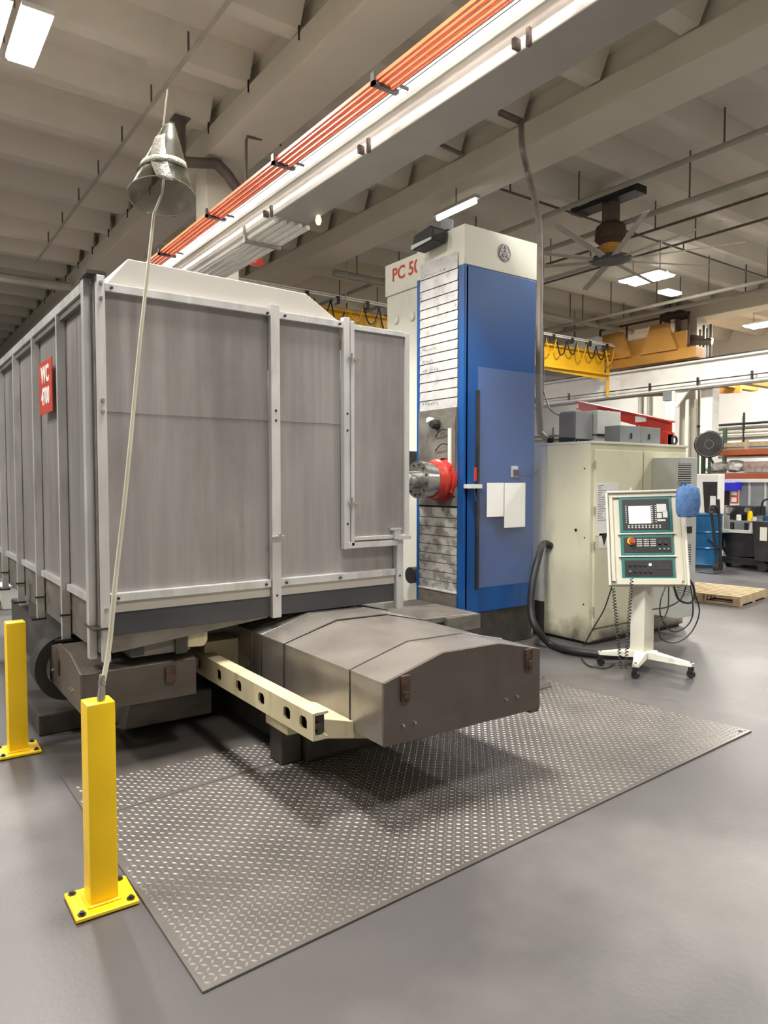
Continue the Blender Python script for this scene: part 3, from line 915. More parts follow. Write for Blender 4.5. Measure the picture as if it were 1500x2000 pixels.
# front way cover, runs toward the camera, end cap faces -Y
prof0 = [(1.908, .40), (1.908, .703), (2.267, .798), (2.655, .792), (2.966, .72), (2.968, .386)]
def sec(y0, y1, sc, m, nm, lip=False):
    xc, zb = 2.44, .40
    pr_ = [(xc + (x - xc) * sc, zb + (z - zb) * sc) for x, z in prof0]
    o = B().prism(pr_, 'y', y0, y1, .002).build(nm, m, t)
    return o, pr_
ys = [2.672, 2.955, 3.665, 3.955, 4.10, 5.3]
scs = [1.0, .985, .998, .984, 1.0]
for i in range(5):
    sec(ys[i], ys[i + 1] - .004, scs[i], M['coversteel'], 'way_cover')
    if i < 4:
        xc, zb = 2.44, .40
        sc = max(scs[i], scs[i + 1]) * 1.004
        pr_ = [(xc + (x - xc) * sc, zb + (z - zb) * sc) for x, z in prof0]
        b = B()
        b.tube([(x, ys[i + 1] - .004, z) for x, z in pr_], .004, 4)
        b.build('wiper_lip', M['darksteel'], t)
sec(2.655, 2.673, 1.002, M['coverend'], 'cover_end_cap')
for x0, z0, z1 in ((2.0, .60, .725), (2.845, .62, .735)):
    B().box(x0, x0 + .05, 2.640, 2.656, z0, z1, .004).box(x0 + .01, x0 + .04, 2.632, 2.642, z0 + .015, z0 + .05, .003).build('grab_handle', M['rust'], t)
for x in (2.013, 2.084, 2.70, 2.785):
    B().bolt((x, 2.656, .486), (0, -1, 0), .009, .014).build('bolt', M['steel'], t)
B().box(2.90, 2.965, 2.66, 2.70, .37, .40).build('corner_tab', M['coverend'], t)
# slotted cream beam: face x=1.65
BX = 1.65
bz0, bz1 = .418, .55
ya, yb = 2.875, 4.42
slots = [P(a, b_, x=BX).y for a, b_ in ((388, 1308), (427, 1329), (466, 1350), (510, 1373), (560, 1402), (592, 1416))]
slots.sort()
b = B()
edges = [ya]
for s_ in slots:
    edges += [s_ - .058, s_ + .058]
edges.append(yb)
for i in range(0, len(edges) - 1):
    y0, y1 = edges[i], edges[i + 1]
    if y1 <= y0: continue
    if i % 2 == 0:
        b.box(BX, BX + .012, y0, y1, bz0, bz1)
    else:
        ym, zm = (y0 + y1) / 2, (bz0 + bz1) / 2
        oct_ = [(ym + .036 * cx_, zm + .037 * cz_) for cx_, cz_ in ((-1, -.5), (-.6, -.85), (.6, -.85), (1, -.5), (1, .5), (.6, .85), (-.6, .85), (-1, .5))]
        sq = [(y0, zm - .02), (y0, bz0), (y1, bz0), (y1, zm - .02), (y1, zm + .02), (y1, bz1), (y0, bz1), (y0, zm + .02)]
        for xx_ in (BX, BX + .012):
            O = b._v([(xx_, u, v) for u, v in oct_]); S_ = b._v([(xx_, u, v) for u, v in sq])
            for k in range(8):
                b.bm.faces.new([O[k], O[(k + 1) % 8], S_[(k + 1) % 8], S_[k]])
        A_ = b._v([(BX, u, v) for u, v in oct_]); C_ = b._v([(BX + .012, u, v) for u, v in oct_])
        for k in range(8):
            b.bm.faces.new([A_[k], A_[(k + 1) % 8], C_[(k + 1) % 8], C_[k]])
        for zz in (bz0, bz1):
            b.face([(BX, y0, zz), (BX, y1, zz), (BX + .012, y1, zz), (BX + .012, y0, zz)])
b.box(BX + .0125, BX + .085, ya, yb, bz1 - .012, bz1 + .001).box(BX + .0125, BX + .085, ya, yb, bz0 - .001, bz0 + .012)
bb = b.build('slotted_beam', M['bedcream'], t)
bb['label'] = 'cream channel beam with rounded slots'
B().box(BX + .04, BX + .08, ya + .03, yb, bz0 + .02, bz1 - .02).build('beam_lining', M['darksteel'], t)
B().box(BX + .01, BX + .05, ya + .01, ya + .06, .47, .49).build('beam_end_pipe', M['rust'], t)
B().prism([(1.735, .40), (2.02, .34), (2.05, .41), (1.98, .43), (1.735, .50)], 'y', 2.92, 3.3, .004).build('cross_beam', M['bedcream'], t)
B().box(1.74, 2.9, 3.3, 3.56, .30, .40, .01).build('cross_beam', M['bedcream'], t)
B().box(1.68, 1.98, 4.3, 4.55, .42, .62, .01).build('bracket', M['bedcream'], t)
B().prism([(1.25, .05), (1.85, .05), (1.85, .22), (1.3, .28)], 'y', 4.6, 4.9, .01).build('swarf_chute', M['pan'], t)
# ledge at right of cover up to column
a0, a1 = P(870, 1222, z=.55), P(930, 1235, z=.55)
B().box(3.05, 4.50, 4.95, 5.7, .0, .43, .01).build('bed_casting', M['bedsteel'], t)
B().prism([(3.02, .43), (4.34, .43), (4.34, .47), (3.02, .50)], 'y', 4.62, 5.2, .004).build('apron_plate', M['pan'], t)
B().box(3.95, 4.34, 4.58, 4.62, .34, .468, .004).build('apron_end', M['pan'], t)

# bracket with bolts on the floor to the right of the cover
t = thing('floor_clamp', 'small steel clamp with studs on the plate right of the cover end', 'clamp', (3.5, 3.1, 0))
a = P(1062, 1340, z=.02)
B().box(a.x - .10, a.x + .05, a.y - .03, a.y + .03, .0135, .06, .004).build('block', M['steel'], t)
B().cyl((a.x, a.y, .05), (a.x, a.y, .10), .009, seg=8).cyl((a.x - .05, a.y, .05), (a.x - .05, a.y, .09), .009, seg=8).build('stud', M['steel'], t)

# ================================================================== COLUMN
t = colm = thing('machine_column', 'tall blue and cream boring machine column with slatted face and spindle', 'machine', (5.0, 5.4, 0))
CX0, CX1, CY0, CY1 = 4.55, 5.53, 5.05, 5.76
B().box(CX0 + .05, CX1, CY0 + .02, CY1, .0, .37, .01).build('column_base', M['bedsteel'], t)
B().box(CX0 + .02, CX1, CY0, CY1, .36, 3.68, .012).build('column_body', M['blue'], t)
B().box(CX0, CX1 + .004, CY0 - .004, CY1 + .004, 3.68, 4.05, .008).build('column_cap', M['creamw'], t)
B().box(CX0, CX0 + .06, CY0 + .0, CY0 + .085, .40, 3.68, .01).build('corner_trim', M['blue'], t)
B().box(CX0 - .004, CX0 + .05, CY1 - .055, CY1, .40, 3.68, .006).build('corner_trim', M['blue'], t)
B().box(CX0 + .0, CX0 + .04, CY0 + .08, CY1 - .05, .38, 3.80).build('slat_backing', M['darksteel'], t)
# upper slats
zs = [3.82, 3.66, 3.545] + [3.545 - .0915 * k for k in range(1, 13)]
zs.append(2.345)
for i in range(len(zs) - 1):
    z1_, z0_ = zs[i], zs[i + 1]
    sl = B().prism([(CX0 - .010, z0_ + .004), (CX0 + .006, z0_ + .004), (CX0 + .006, z1_ - .004), (CX0 - .004, z1_ - .004)], 'y', CY0 + .085, CY1 - .055).build('slat', M['slat'], t)
B().box(CX0 - .018, CX0 + .01, CY0 + .082, CY1 - .05, 2.28, 2.345, .004).build('slat_rail', M['pan'], t)
# head panel
hd = B().box(CX0 - .02, CX0 + .02, CY0 + .082, CY1 - .05, 1.40, 2.28, .004).build('spindle_head', M['headsteel'], t)
B().cyl((CX0 - .03, CY0 + .16, 1.65), (CX0 - .03, CY0 + .16, 2.15), .02, seg=10).build('coolant_pipe', M['creamw'], hd, True)
B().box(CX0 - .03, CX0 - .02, CY0 + .085, CY0 + .12, 1.5, 2.26).build('guide_strip', M['pan'], hd)
for k in range(3):
    z = 2.13 - .14 * k
    B().tube(catmull([(CX0 - .03, CY0 + .15, z), (CX0 - .06, CY0 + .25, z + .01), (CX0 - .03, CY0 + .38, z - .05)], 5), .006, 6).build('hose', M['rubber'], hd, True)
B().lathe((CX0 - .02, 5.41, 2.20), (-1, 0, 0), [(0, .05), (.04, .05), (.08, .035)], 12).build('nozzle', M['black'], hd)
B().lathe((CX0 - .03, 5.47, 2.24), (-1, 0, 0), [(0, .03), (.05, .035), (.07, .02)], 12).build('nozzle', M['creamw'], hd)
# spindle
SY, SZ = 5.33, 1.655
sp = B().lathe((CX0 - .01, SY, SZ), (-1, 0, 0), [(0, .21), (.04, .21), (.05, .185), (.07, .20), (.10, .20), (.11, .185), (.17, .175)], 40).build('spindle_housing', M['red'], t, True)
B().lathe((CX0 - .17, SY, SZ), (-1, 0, 0), [(0, .165), (.10, .165), (.102, .178), (.165, .178), (.168, .10), (.172, .10)], 40).build('spindle_sleeve', M['steel'], sp, True)
B().lathe((CX0 - .34, SY, SZ), (-1, 0, 0), [(0, .085), (.12, .085), (.122, .07), (.16, .07), (.18, .055)], 32).build('spindle_nose', M['steel'], sp, True)
B().lathe((CX0 - .51, SY, SZ), (-1, 0, 0), [(0, .055), (.03, .055), (.035, .04), (.11, .03)], 24).build('tool_holder', M['darksteel'], sp, True)
for k in range(12):
    a = 2 * PI * k / 12 + .2
    B().cyl((CX0 - .333, SY + .145 * math.cos(a), SZ + .145 * math.sin(a)), (CX0 - .345, SY + .145 * math.cos(a), SZ + .145 * math.sin(a)), .011, seg=8).build('cap_screw', M['darksteel'], sp)
for k in range(5):
    a = k * 1.25
    B().box(CX0 - .07, CX0 - .03, SY + .19 * math.cos(a) - .02, SY + .19 * math.cos(a) + .02, SZ + .19 * math.sin(a) - .02, SZ + .19 * math.sin(a) + .02, .006).build('lug', M['red'], sp)
# lower slats
z = 1.385
k = 0
while z > .56:
    h = .105 if k == 0 else .09
    B().prism([(CX0 - .004, z - h + .004), (CX0 + .006, z - h + .004), (CX0 + .006, z - .004), (CX0 - .010, z - .004)], 'y', CY0 + .085, CY1 - .055).build('slat', M['slatdirty'], t)
    z -= h
    k += 1
B().box(CX0 - .022, CX0 + .01, CY0 + .082, CY1 - .05, z - .01, z + .004, .002).build('slat_rail', M['slat'], t)
B().box(CX0 - .016, CX0 + .01, CY0 + .082, CY1 - .05, .41, z - .01, .004).build('lower_apron', M['pan'], t)
# handwriting on the top slats: flat print
def scribble(y0, y1, zc, hgt, seed, slope=0.0):
    rnd = random.Random(seed)
    b = B()
    y = y0
    while y > y1:
        n_ = rnd.randint(3, 6)
        pts = [(CX0 - .0125, y - k * .007 - rnd.random() * .004, zc + (rnd.random() - .5) * hgt * (1 if k % 2 else -1) + slope * (y0 - y)) for k in range(n_)]
        b.tube(pts, .0016, 4)
        y -= n_ * .007 + .006 + (0.03 if rnd.random() < .15 else 0)
    return b.build('handwriting', M['ink'], t)
scribble(5.67, 5.30, 3.69, .03, 1)
for k, (y0, y1, zc) in enumerate(((5.66, 5.48, 2.96), (5.66, 5.50, 2.84), (5.66, 5.45, 2.75), (5.66, 5.40, 2.42))):
    scribble(y0, y1, zc, .04, 10 + k)
# emblem on cap: disc with pointed arch and three loops, flat print
ec = P(985, 494, y=CY0 - .006)
em = B().lathe((ec.x, CY0 - .004, ec.z), (0, -1, 0), [(0, .088), (.003, .088)], 40).build('emblem', M['logogrey'], t, True)
def ring(pts, w_, mm=M['logowhite']):
    b = B()
    b.tube([(ec.x + u, CY0 - .0085, ec.z + v) for u, v in pts], w_, 6)
    return b.build('emblem_line', mm, em)
ring([(-.066, -.045), (-.055, -.01), (-.03, .04), (-.012, .068), (0, .078), (.012, .068), (.03, .04), (.055, -.01), (.066, -.045)], .0055)
for a in (90, 210, 330):
    a = math.radians(a)
    cx_, cz_ = .02 * math.cos(a), -.018 + .02 * math.sin(a)
    ring([(cx_ + .028 * math.cos(2 * PI * k / 20), cz_ + .028 * math.sin(2 * PI * k / 20)) for k in range(21)], .0035)
ring([(.0 + .05 * math.cos(2 * PI * k / 28), -.018 + .05 * math.sin(2 * PI * k / 28)) for k in range(29)], .0035)
# small power outlet with cord
a = P(1005, 921, y=CY0 - .01)
B().box(a.x - .04, a.x + .04, CY0 - .02, CY0, a.z - .055, a.z + .055, .003).build('outlet_plate', M['lightgrey'], t)
B().box(a.x - .03, a.x + .03, CY0 - .045, CY0 - .02, a.z - .04, a.z + .02, .004).build('plug', M['black'], t)
B().tube(catmull([(a.x + .02, CY0 - .03, a.z - .035), (a.x + .1, CY0 - .04, a.z - .045), (a.x + .24, CY0 - .04, a.z - .03), (a.x + .33, CY0 - .02, a.z + .01)], 5), .006, 6).build('cord', M['black'], t, True)
# cream drive housing behind (with lettering)
t = thing('drive_housing', 'cream drive housing behind the slatted column marked in red letters', 'housing', (5.2, 6.3, 0))
HX = 4.80
top = P(752, 520, x=HX); bt = P(752, 581, x=HX)
HY1 = top.y
B().box(HX, HX + .9, CY1 + .005, HY1, bt.z, top.z, .015).build('housing_cap', M['creamw'], t)
B().box(HX + .015, HX + .85, CY1 + .005, HY1 - .02, .02, bt.z - .005, .01).build('housing_body', M['creamw'], t)
for px in (803, 772):
    q = P(px, 618 if px == 803 else 624, x=HX)
    B().lathe((HX + .02, q.y, q.z), (-1, 0, 0), [(0, .055), (.02, .052), (.026, .04)], 20).build('dome_cap', M['creamw'], t, True)
q = P(766, 542, x=HX)
tx = text('PC 5000', .20, M['redink'], t, SIDE((HX - .002, q.y + .0, (top.z + bt.z) / 2 + .03)), align='LEFT', bold=.004, depth=.001)
q = P(796, 905, x=HX - .05)
B().box(HX - .16, HX + .02, q.y - .09, q.y + .09, q.z - .12, q.z + .13, .01).build('motor', M['black'], t)
q = P(808, 1123, x=HX - .05)
B().cyl((HX - .1, q.y, q.z), (HX + .02, q.y, q.z), .09, seg=20).build('flange', M['darksteel'], t, True)
B().box(HX - .12, HX + .0, HY1 - .3, HY1 - .12, .30, .42, .01).build('motor', M['black'], t)

# worklight on top of column
t = thing('work_light', 'black box work light hung at the top left corner of the column', 'light', P(835, 465, x=4.45))
c0, c1 = P(815, 472, x=4.42), P(855, 460, x=4.42)
B().prism([(c0.y, c0.z - .10), (c1.y, c1.z - .05), (c1.y - .01, c1.z + .06), (c1.y + .05, c1.z + .10), (c0.y - .02, c0.z + .04), (c0.y, c0.z - .02)], 'x', 4.36, 4.52, .008).build('housing', M['black'], t)
B().prism([(c0.y + .01, c0.z - .09), (c1.y + .02, c1.z - .04), (c1.y + .02, c1.z - .02), (c0.y + .01, c0.z - .05)], 'x', 4.35, 4.36).build('lens', M['lightgrey'], t)
B().box(4.52, 4.6, c1.y - .02, c1.y + .08, 4.052, 4.16, .01).build('bracket', M['grey'], t)

# guard sheet
t = thing('clear_guard', 'clear plastic guard sheet on a dark edge strip in front of the blue column', 'guard', (4.7, 4.96, .6))
GY = 4.965
gs = [(4.66, .62), (5.62, .62), (5.62, 2.10), (6.42, 2.10), (6.42, 2.66), (6.40, 2.70), (6.35, 2.72), (4.66, 2.72)]
B().prism(gs, 'y', GY, GY + .006).build('sheet', M['clear'], t)
B().box(4.64, 4.67, GY - .012, GY + .018, .60, 2.50, .003).build('edge_strip', M['darksteel'], t)
a = P(915, 950, y=GY)
B().box(4.55, 4.70, GY - .02, GY + .08, a.z - .02, a.z + .02, .003).build('hinge_bracket', M['lightgrey'], t)
B().tube([(4.60, GY, a.z - .02), (4.68, GY, a.z - .25)], .010, 6).build('stay', M['blue'], t)
B().box(4.615, 4.635, GY - .01, GY + .005, a.z + .05, a.z + .18).build('red_tag', M['red'], t)
for i, (x0, y0, x1, y1) in enumerate(((951, 943, 985, 1010), (985, 943, 1027, 1031))):
    a, c_ = P(x0, y1, y=GY - .004), P(x1, y0, y=GY - .004)
    o = B().box(a.x, c_.x - .005, GY - .004, GY - .001, a.z, c_.z, .0006).build('paper_sheet', M['paper'])
    tag(o, ('shorter blank paper sheet taped at left on the clear guard', 'longer creased paper sheet taped at right on the clear guard')[i], 'paper', 'papers on the guard')

# tall dark hose behind column up to the ceiling
t = thing('overhead_cable', 'thick dark cable dropping from the ceiling behind the blue column', 'cable', (6.1, 5.5, 2.1))
pp = [P(975, 219, z=6.98), P(1018, 238, z=6.9), P(1020, 285, z=6.2), P(1033, 345, y=7.0), P(1047, 400, y=6.6), P(1052, 440, y=6.3), P(1054, 520, y=6.1), P(1053, 640, y=5.98), P(1053, 780, y=5.9), P(1056, 850, y=5.9)]
B().tube(catmull(pp[1:], 6), .042, 10).build('cable', M['brown'], t, True)
B().tube([pp[0], pp[1]], .05, 8).build('ceiling_arm', M['brown'], t, True)
B().tube(catmull([P(1057, 455, y=6.3), P(1060, 520, y=6.15), P(1057, 600, y=6.05), P(1060, 700, y=5.95), P(1057, 850, y=5.9)], 6), .02, 8).build('cable', M['black'], t, True)
B().tube(catmull([P(1056, 845, y=5.9), P(1065, 856, y=5.65), P(1075, 861, y=5.45)], 6), .035, 10).build('cable', M['rubber'], t, True)
B().tube(catmull([P(1060, 760, y=5.7), P(1075, 800, y=5.6), P(1100, 815, y=5.4)], 6), .008, 6).build('thin_cord', M['black'], t, True)

# ================================================================== ELECTRICAL CABINET
t = cab = thing('electrical_cabinet', 'large cream electrical cabinet with two doors behind the control pendant', 'cabinet', (6.6, 4.9, 0))
KX0, KX1, KY0, KY1 = 5.755, 7.42, 4.50, 5.10
B().box(KX0, KX1, KY0 + .02, KY1, .03, 2.015, .006).build('body', M['cream'], t)
B().box(KX0 + .03, KX1 - .03, KY0 + .05, KY1 - .02, .0, .04).build('plinth', M['bedsteel'], t)
B().box(KX0 + .003, KX1, KY1 + .004, 5.28, .36, 2.02, .006).build('rear_body', M['creamw'], t)
B().box(KX0 + .003, KX1, KY1 + .01, 5.26, .0, .36, .006).build('rear_plinth', M['bedsteel'], t)
B().box(KX0 - .004, KX1 + .01, KY0, 5.285, 2.015, 2.04, .006).build('top_plate', M['creamw'], t)
d1 = B().box(5.80, 6.575, KY0 - .005, KY0 + .02, .17, 1.955, .006).build('door', M['cream'], t)
d2 = B().box(6.595, 7.38, KY0 - .005, KY0 + .02, .17, 1.955, .006).build('door', M['cream'], t)
for z in (.35, 1.0, 1.35, 1.8):
    B().cyl((5.79, KY0 - .008, z - .04), (5.79, KY0 - .008, z + .04), .010, seg=8).build('hinge', M['greyconduit'], d1)
B().box(5.82, 7.36, KY0 + .0, KY0 + .022, .05, .155, .004).build('kick_panel', M['cream'], t)
def cp(px, py): return P(px, py, y=KY0 - .008)
a, c_ = cp(1163, 1047), cp(1208, 943)
B().box(a.x, c_.x, KY0 - .008, KY0 - .005, a.z, c_.z).build('notice', M['paper'], d1)
b = B()
rnd = random.Random(4)
for k in range(16):
    z = c_.z - .03 - k * (c_.z - a.z - .16) / 16
    b.box(a.x + .03, a.x + .06 + rnd.random() * (c_.x - a.x - .1), KY0 - .0095, KY0 - .008, z, z + .006)
stuff(b.build('notice_lines', M['grey'], d1))
a = cp(1180, 1056)
B().box(a.x - .08, a.x + .08, KY0 - .008, KY0 - .005, a.z - .075, a.z + .075).build('label_plate', M['paper'], d1)
B().prism([(a.x - .045, a.z + .065), (a.x + .045, a.z + .065), (a.x, a.z - .05)], 'y', KY0 - .010, KY0 - .008).build('triangle_mark', M['black'], d1)
for px, py in ((1125, 1035), (1142, 915), (1142, 1050), (1140, 1180)):
    q = P(px, py, x=KX0)
    B().cyl((KX0, q.y, q.z), (KX0 - .008, q.y, q.z), .014 if px == 1125 else .006, seg=10).build('screw', M['black'], t)
# thick hose leaving the side of the cabinet
h0 = P(1075, 1066, x=KX0 - .01)
pts = [(KX0 - .0, h0.y, h0.z), (KX0 - .10, h0.y + .02, h0.z + .02)] + [P(a, b_, y=yv) for a, b_, yv in ((1050, 1095, 4.95), (1040, 1140, 4.90), (1037, 1190, 4.85), (1046, 1225, 4.75))] + [P(a, b_, z=.04) for a, b_ in ((1075, 1258), (1110, 1270), (1150, 1276), (1185, 1279), (1235, 1278))]
hs = tag(B().tube(catmull(pts, 6), .036, 12).build('thick_hose', M['rubber'], None, True), 'thick black hose arching out of the cabinet side down to the pendant base', 'hose')
# AC unit on door
AXa, AXb, AYf = 6.74, 7.06, 4.17
ztop, zbot = P(1340, 893, y=AYf).z, P(1340, 1205, y=AYf).z
t = thing('cooling_unit', 'pale grey cooling unit with louvres mounted on the cabinet door', 'cooling unit', (6.9, 4.3, .4))
B().box(AXa, AXb, AYf, KY0 - .006, zbot, ztop, .008).build('body', M['lightgrey'], t)
def louv(px0, py0, px1, py1, n_, nm='louvre_grille'):
    a, c_ = P(px0, py1, y=AYf), P(px1, py0, y=AYf)
    B().box(a.x, c_.x, AYf - .002, AYf, a.z, c_.z).build('grille_backing', M['darksteel'], t)
    b = B()
    for k in range(n_):
        z = a.z + (k + .3) * (c_.z - a.z) / n_
        b.box(a.x, c_.x, AYf - .010, AYf - .001, z, z + .5 * (c_.z - a.z) / n_)
    stuff(b.build(nm, M['lightgrey'], t))
louv(1324, 905, 1350, 948, 10)
louv(1326, 1060, 1350, 1104, 9)
louv(1322, 1140, 1350, 1165, 6)
a, c_ = P(1321, 1043, y=AYf), P(1351, 1028, y=AYf)
B().box(a.x, c_.x, AYf - .006, AYf, a.z, c_.z).build('dark_badge', M['darksteel'], t)
# electrical boxes on the cabinet top
t = thing('transformer_box', 'grey electrical boxes on brackets standing on the cabinet top', 'electrical box', (6.2, 5.1, 2.04))
a, c_ = P(1152, 858, y=5.1), P(1198, 806, y=5.1)
B().box(a.x, c_.x, 5.0, 5.25, 2.16, c_.z, .008).build('box', M['lightgrey'], t)
B().box(a.x, c_.x - .02, 5.02, 5.22, 2.041, 2.14, .006).build('box', M['lightgrey'], t)
B().box(a.x, c_.x, 5.01, 5.24, 2.14, 2.16).build('strap', M['black'], t)
B().box(a.x - .32, a.x - .02, 5.05, 5.25, 2.10, c_.z - .02, .01).build('box', M['grey'], t)
B().box(a.x - .34, a.x - .30, 5.05, 5.25, 2.041, c_.z - .04, .004).build('bracket', M['darksteel'], t)
for k in range(6):
    x = a.x - .28 + .05 * k
    B().tube(catmull([(x, 5.1, 2.06), (x + .02 * math.sin(k), 5.08, 2.15), (x + .01, 5.1, 2.25)], 4), .012, 6).build('cable', M['rubber'], t, True)
t = thing('junction_box', 'wide grey junction box standing on the cabinet top right of the transformer', 'electrical box', (6.9, 5.1, 2.04))
a, c_ = P(1211, 868, y=4.7), P(1290, 836, y=4.7)
xm = a.x + (c_.x - a.x) * .5
B().box(a.x, xm, 4.7, 4.9, 2.041, c_.z, .006).build('box', M['grey'], t)
B().box(xm + .005, c_.x, 4.7, 4.9, 2.041, c_.z, .006).build('box', M['grey'], t)
for q in (a.x + .18, xm + .14):
    B().box(q, q + .02, 4.69, 4.70, 2.10, 2.16).build('latch', M['black'], t)
t = thing('lifting_eye', 'small black ring on the top right corner of the cabinet', 'ring', (7.3, 4.9, 2.04))
q = P(1317, 866, y=4.62)
B().tube([(q.x + .045 * math.cos(a), 4.62, 2.10 + .045 * math.sin(a)) for a in [2 * PI * k / 20 for k in range(21)]], .013, 8).build('ring', M['black'], t, True)
B().cyl((q.x, 4.62, 2.041), (q.x, 4.62, 2.06), .015, seg=8).build('stud', M['black'], t)

# ================================================================== CONTROL PENDANT
hub = Vector((5.50, 3.74, 0))
t = pen = thing('control_pendant', 'machine control pendant on a white wheeled pedestal', 'control panel', hub)
B().box(hub.x - .072, hub.x + .072, hub.y - .072, hub.y + .072, .10, .80, .012).build('pedestal', M['creamw'], t, True)
cast = [(5.11, 3.53), (5.50, 3.27), (5.23, 3.97), (5.82, 3.98)]
for k, (x, y) in enumerate(cast):
    d = Vector((x - hub.x, y - hub.y, 0)); L_ = d.length; d.normalize(); s_ = Vector((-d.y, d.x, 0))
    b = B()
    p0 = hub + Vector((0, 0, 0)); p1 = Vector((x, y, 0))
    V = b._v([p0 + s_ * .065 + Vector((0, 0, .09)), p0 - s_ * .065 + Vector((0, 0, .09)), p1 + d * .02 - s_ * .028 + Vector((0, 0, .10)), p1 + d * .02 + s_ * .028 + Vector((0, 0, .10)),
              p0 + s_ * .055 + Vector((0, 0, .155)), p0 - s_ * .055 + Vector((0, 0, .155)), p1 + d * .02 - s_ * .022 + Vector((0, 0, .125)), p1 + d * .02 + s_ * .022 + Vector((0, 0, .125))])
    for f in ((0, 1, 2, 3), (7, 6, 5, 4), (0, 4, 5, 1), (1, 5, 6, 2), (2, 6, 7, 3), (3, 7, 4, 0)):
        b.bm.faces.new([V[i] for i in f])
    b.build('base_leg', M['creamw'], t)
    cs = B().cyl((x, y, .075), (x, y, .10), .024, seg=12).box(x - .022, x + .022, y - .016, y + .016, .05, .08, .003).build('caster', M['darksteel'], t)
    B().cyl((x - .014, y, .034), (x + .014, y, .034), .033, seg=20).build('wheel', M['rubber'], cs, True)
    B().bolt((x, y, .125), (0, 0, 1), .012, .012).build('bolt', M['steel'], t)
B().box(hub.x - .10, hub.x + .10, hub.y - .10, hub.y + .10, .095, .145, .012).build('base_hub', M['creamw'], t)
# head: local frame
a_ = math.radians(50.0)
back = Vector((math.sin(a_), math.cos(a_), 0)); uR = Vector((math.cos(a_), -math.sin(a_), 0))
tl, rl = math.radians(17), math.radians(2.0)
vU = Vector((0, 0, math.cos(tl))) + back * math.sin(tl)
u2 = uR * math.cos(rl) + vU * math.sin(rl); v2 = vU * math.cos(rl) - uR * math.sin(rl)
nn = u2.cross(v2)
pw, ph = .64, .84
cen = P(1267, 1142, y=3.62)
PM = frame(cen, u2, v2, nn)
def pb(): return B(PM)
hd_ = pb().box(-pw / 2, pw / 2, 0, ph, -.14, -.01, .008).build('console_housing', M['panelbeige'], t)
pb().box(-pw / 2 + .02, -pw / 2 + .05, .03, ph - .05, -.02, .012, .002).box(pw / 2 - .09, pw / 2 - .03, .03, ph - .05, -.02, .0).build('side_strip', M['panelbeige'], hd_)
pb().box(-pw / 2 + .012, pw / 2 - .012, ph - .055, ph, -.01, .014, .004).box(-pw / 2 + .06, pw / 2 - .05, 0, .055, -.01, .012, .004).build('console_rim', M['panelbeige'], hd_)
B(PM).cyl((-pw / 2 + .0, -.01, .03), (-pw / 2 + .0, ph - .02, .03), .011, seg=10).cyl((pw / 2, -.01, .03), (pw / 2, ph - .02, .03), .011, seg=10).cyl((-pw / 2, ph - .01, .03), (pw / 2, ph - .01, .03), .010, seg=10).build('guard_rail', M['creamw'], hd_, True)
def X(f): return -pw / 2 + f * pw
def Yv(f): return ph * (1 - f)
bays = [(.066, .45), (.478, .69), (.72, .94)]
for i, (f0, f1) in enumerate(bays):
    x0, x1 = X(.165), X(.845)
    bay = pb().box(x0, x1, Yv(f1), Yv(f0), -.01, .006, .002).build('teal_frame', M['teal'], hd_)
    ins = pb().box(x0 + .025, x1 - .02, Yv(f1) + .022, Yv(f0) - .022, .006, .010, .001).build('black_panel', M['black'], hd_)
    if i < 2:
        pb().box(x0 - .02, x1 + .02, Yv(f1) - .018, Yv(f1) - .006, -.01, .016, .002).build('ledge', M['creamw'], hd_)
pb().box(X(.285), X(.575), Yv(.355), Yv(.165), .010, .013).build('display', M['screen'], hd_)
b = pb()
for k in range(10):
    for r_ in range(2):
        b.box(X(.27 + .045 * k), X(.27 + .045 * k) + .014, Yv(.385 + .02 * r_), Yv(.385 + .02 * r_) + .010, .010, .014)
for k in range(9):
    b.box(X(.245), X(.245) + .010, Yv(.345 - .022 * k), Yv(.345 - .022 * k) + .008, .010, .014)
    b.box(X(.63), X(.63) + .010, Yv(.345 - .022 * k), Yv(.345 - .022 * k) + .008, .010, .014)
    b.box(X(.58), X(.58) + .014, Yv(.345 - .022 * k), Yv(.345 - .022 * k) + .008, .010, .014)
b.box(X(.655), X(.78), Yv(.235), Yv(.15), .010, .013).box(X(.655), X(.715), Yv(.30), Yv(.245), .010, .013).box(X(.73), X(.79), Yv(.295), Yv(.225), .010, .013).box(X(.655), X(.76), Yv(.335), Yv(.315), .010, .013)
stuff(b.build('display_keys', M['key'], hd_))
b = pb()
for g_ in range(3):
    for r_ in range(4):
        for c_i in range(4):
            x = X(.375 + .088 * g_) + c_i * .0115
            b.box(x, x + .008, Yv(.60 - .022 * r_) - .0, Yv(.60 - .022 * r_) + .010, .010, .014)
stuff(b.build('keypad', M['key'], hd_))
es = B(PM).cyl((X(.30), Yv(.545), .010), (X(.30), Yv(.545), .02), .032, seg=20).build('stop_collar', M['yellow'], hd_, True)
eb = B(PM).cyl((X(.305), Yv(.545), .02), (X(.305), Yv(.545), .055), .024, seg=20).build('emergency_stop_button', M['red'], hd_, True)
for f in (.665, .745):
    B(PM).cyl((X(f), Yv(.565), .010), (X(f), Yv(.565), .028), .018, .014, 14).build('knob', M['darksteel'], hd_, True)
for f in (.665, .72, .775):
    B(PM).cyl((X(f), Yv(.63), .010), (X(f), Yv(.63), .02), .009, seg=10).build('button', M['grey'], hd_)
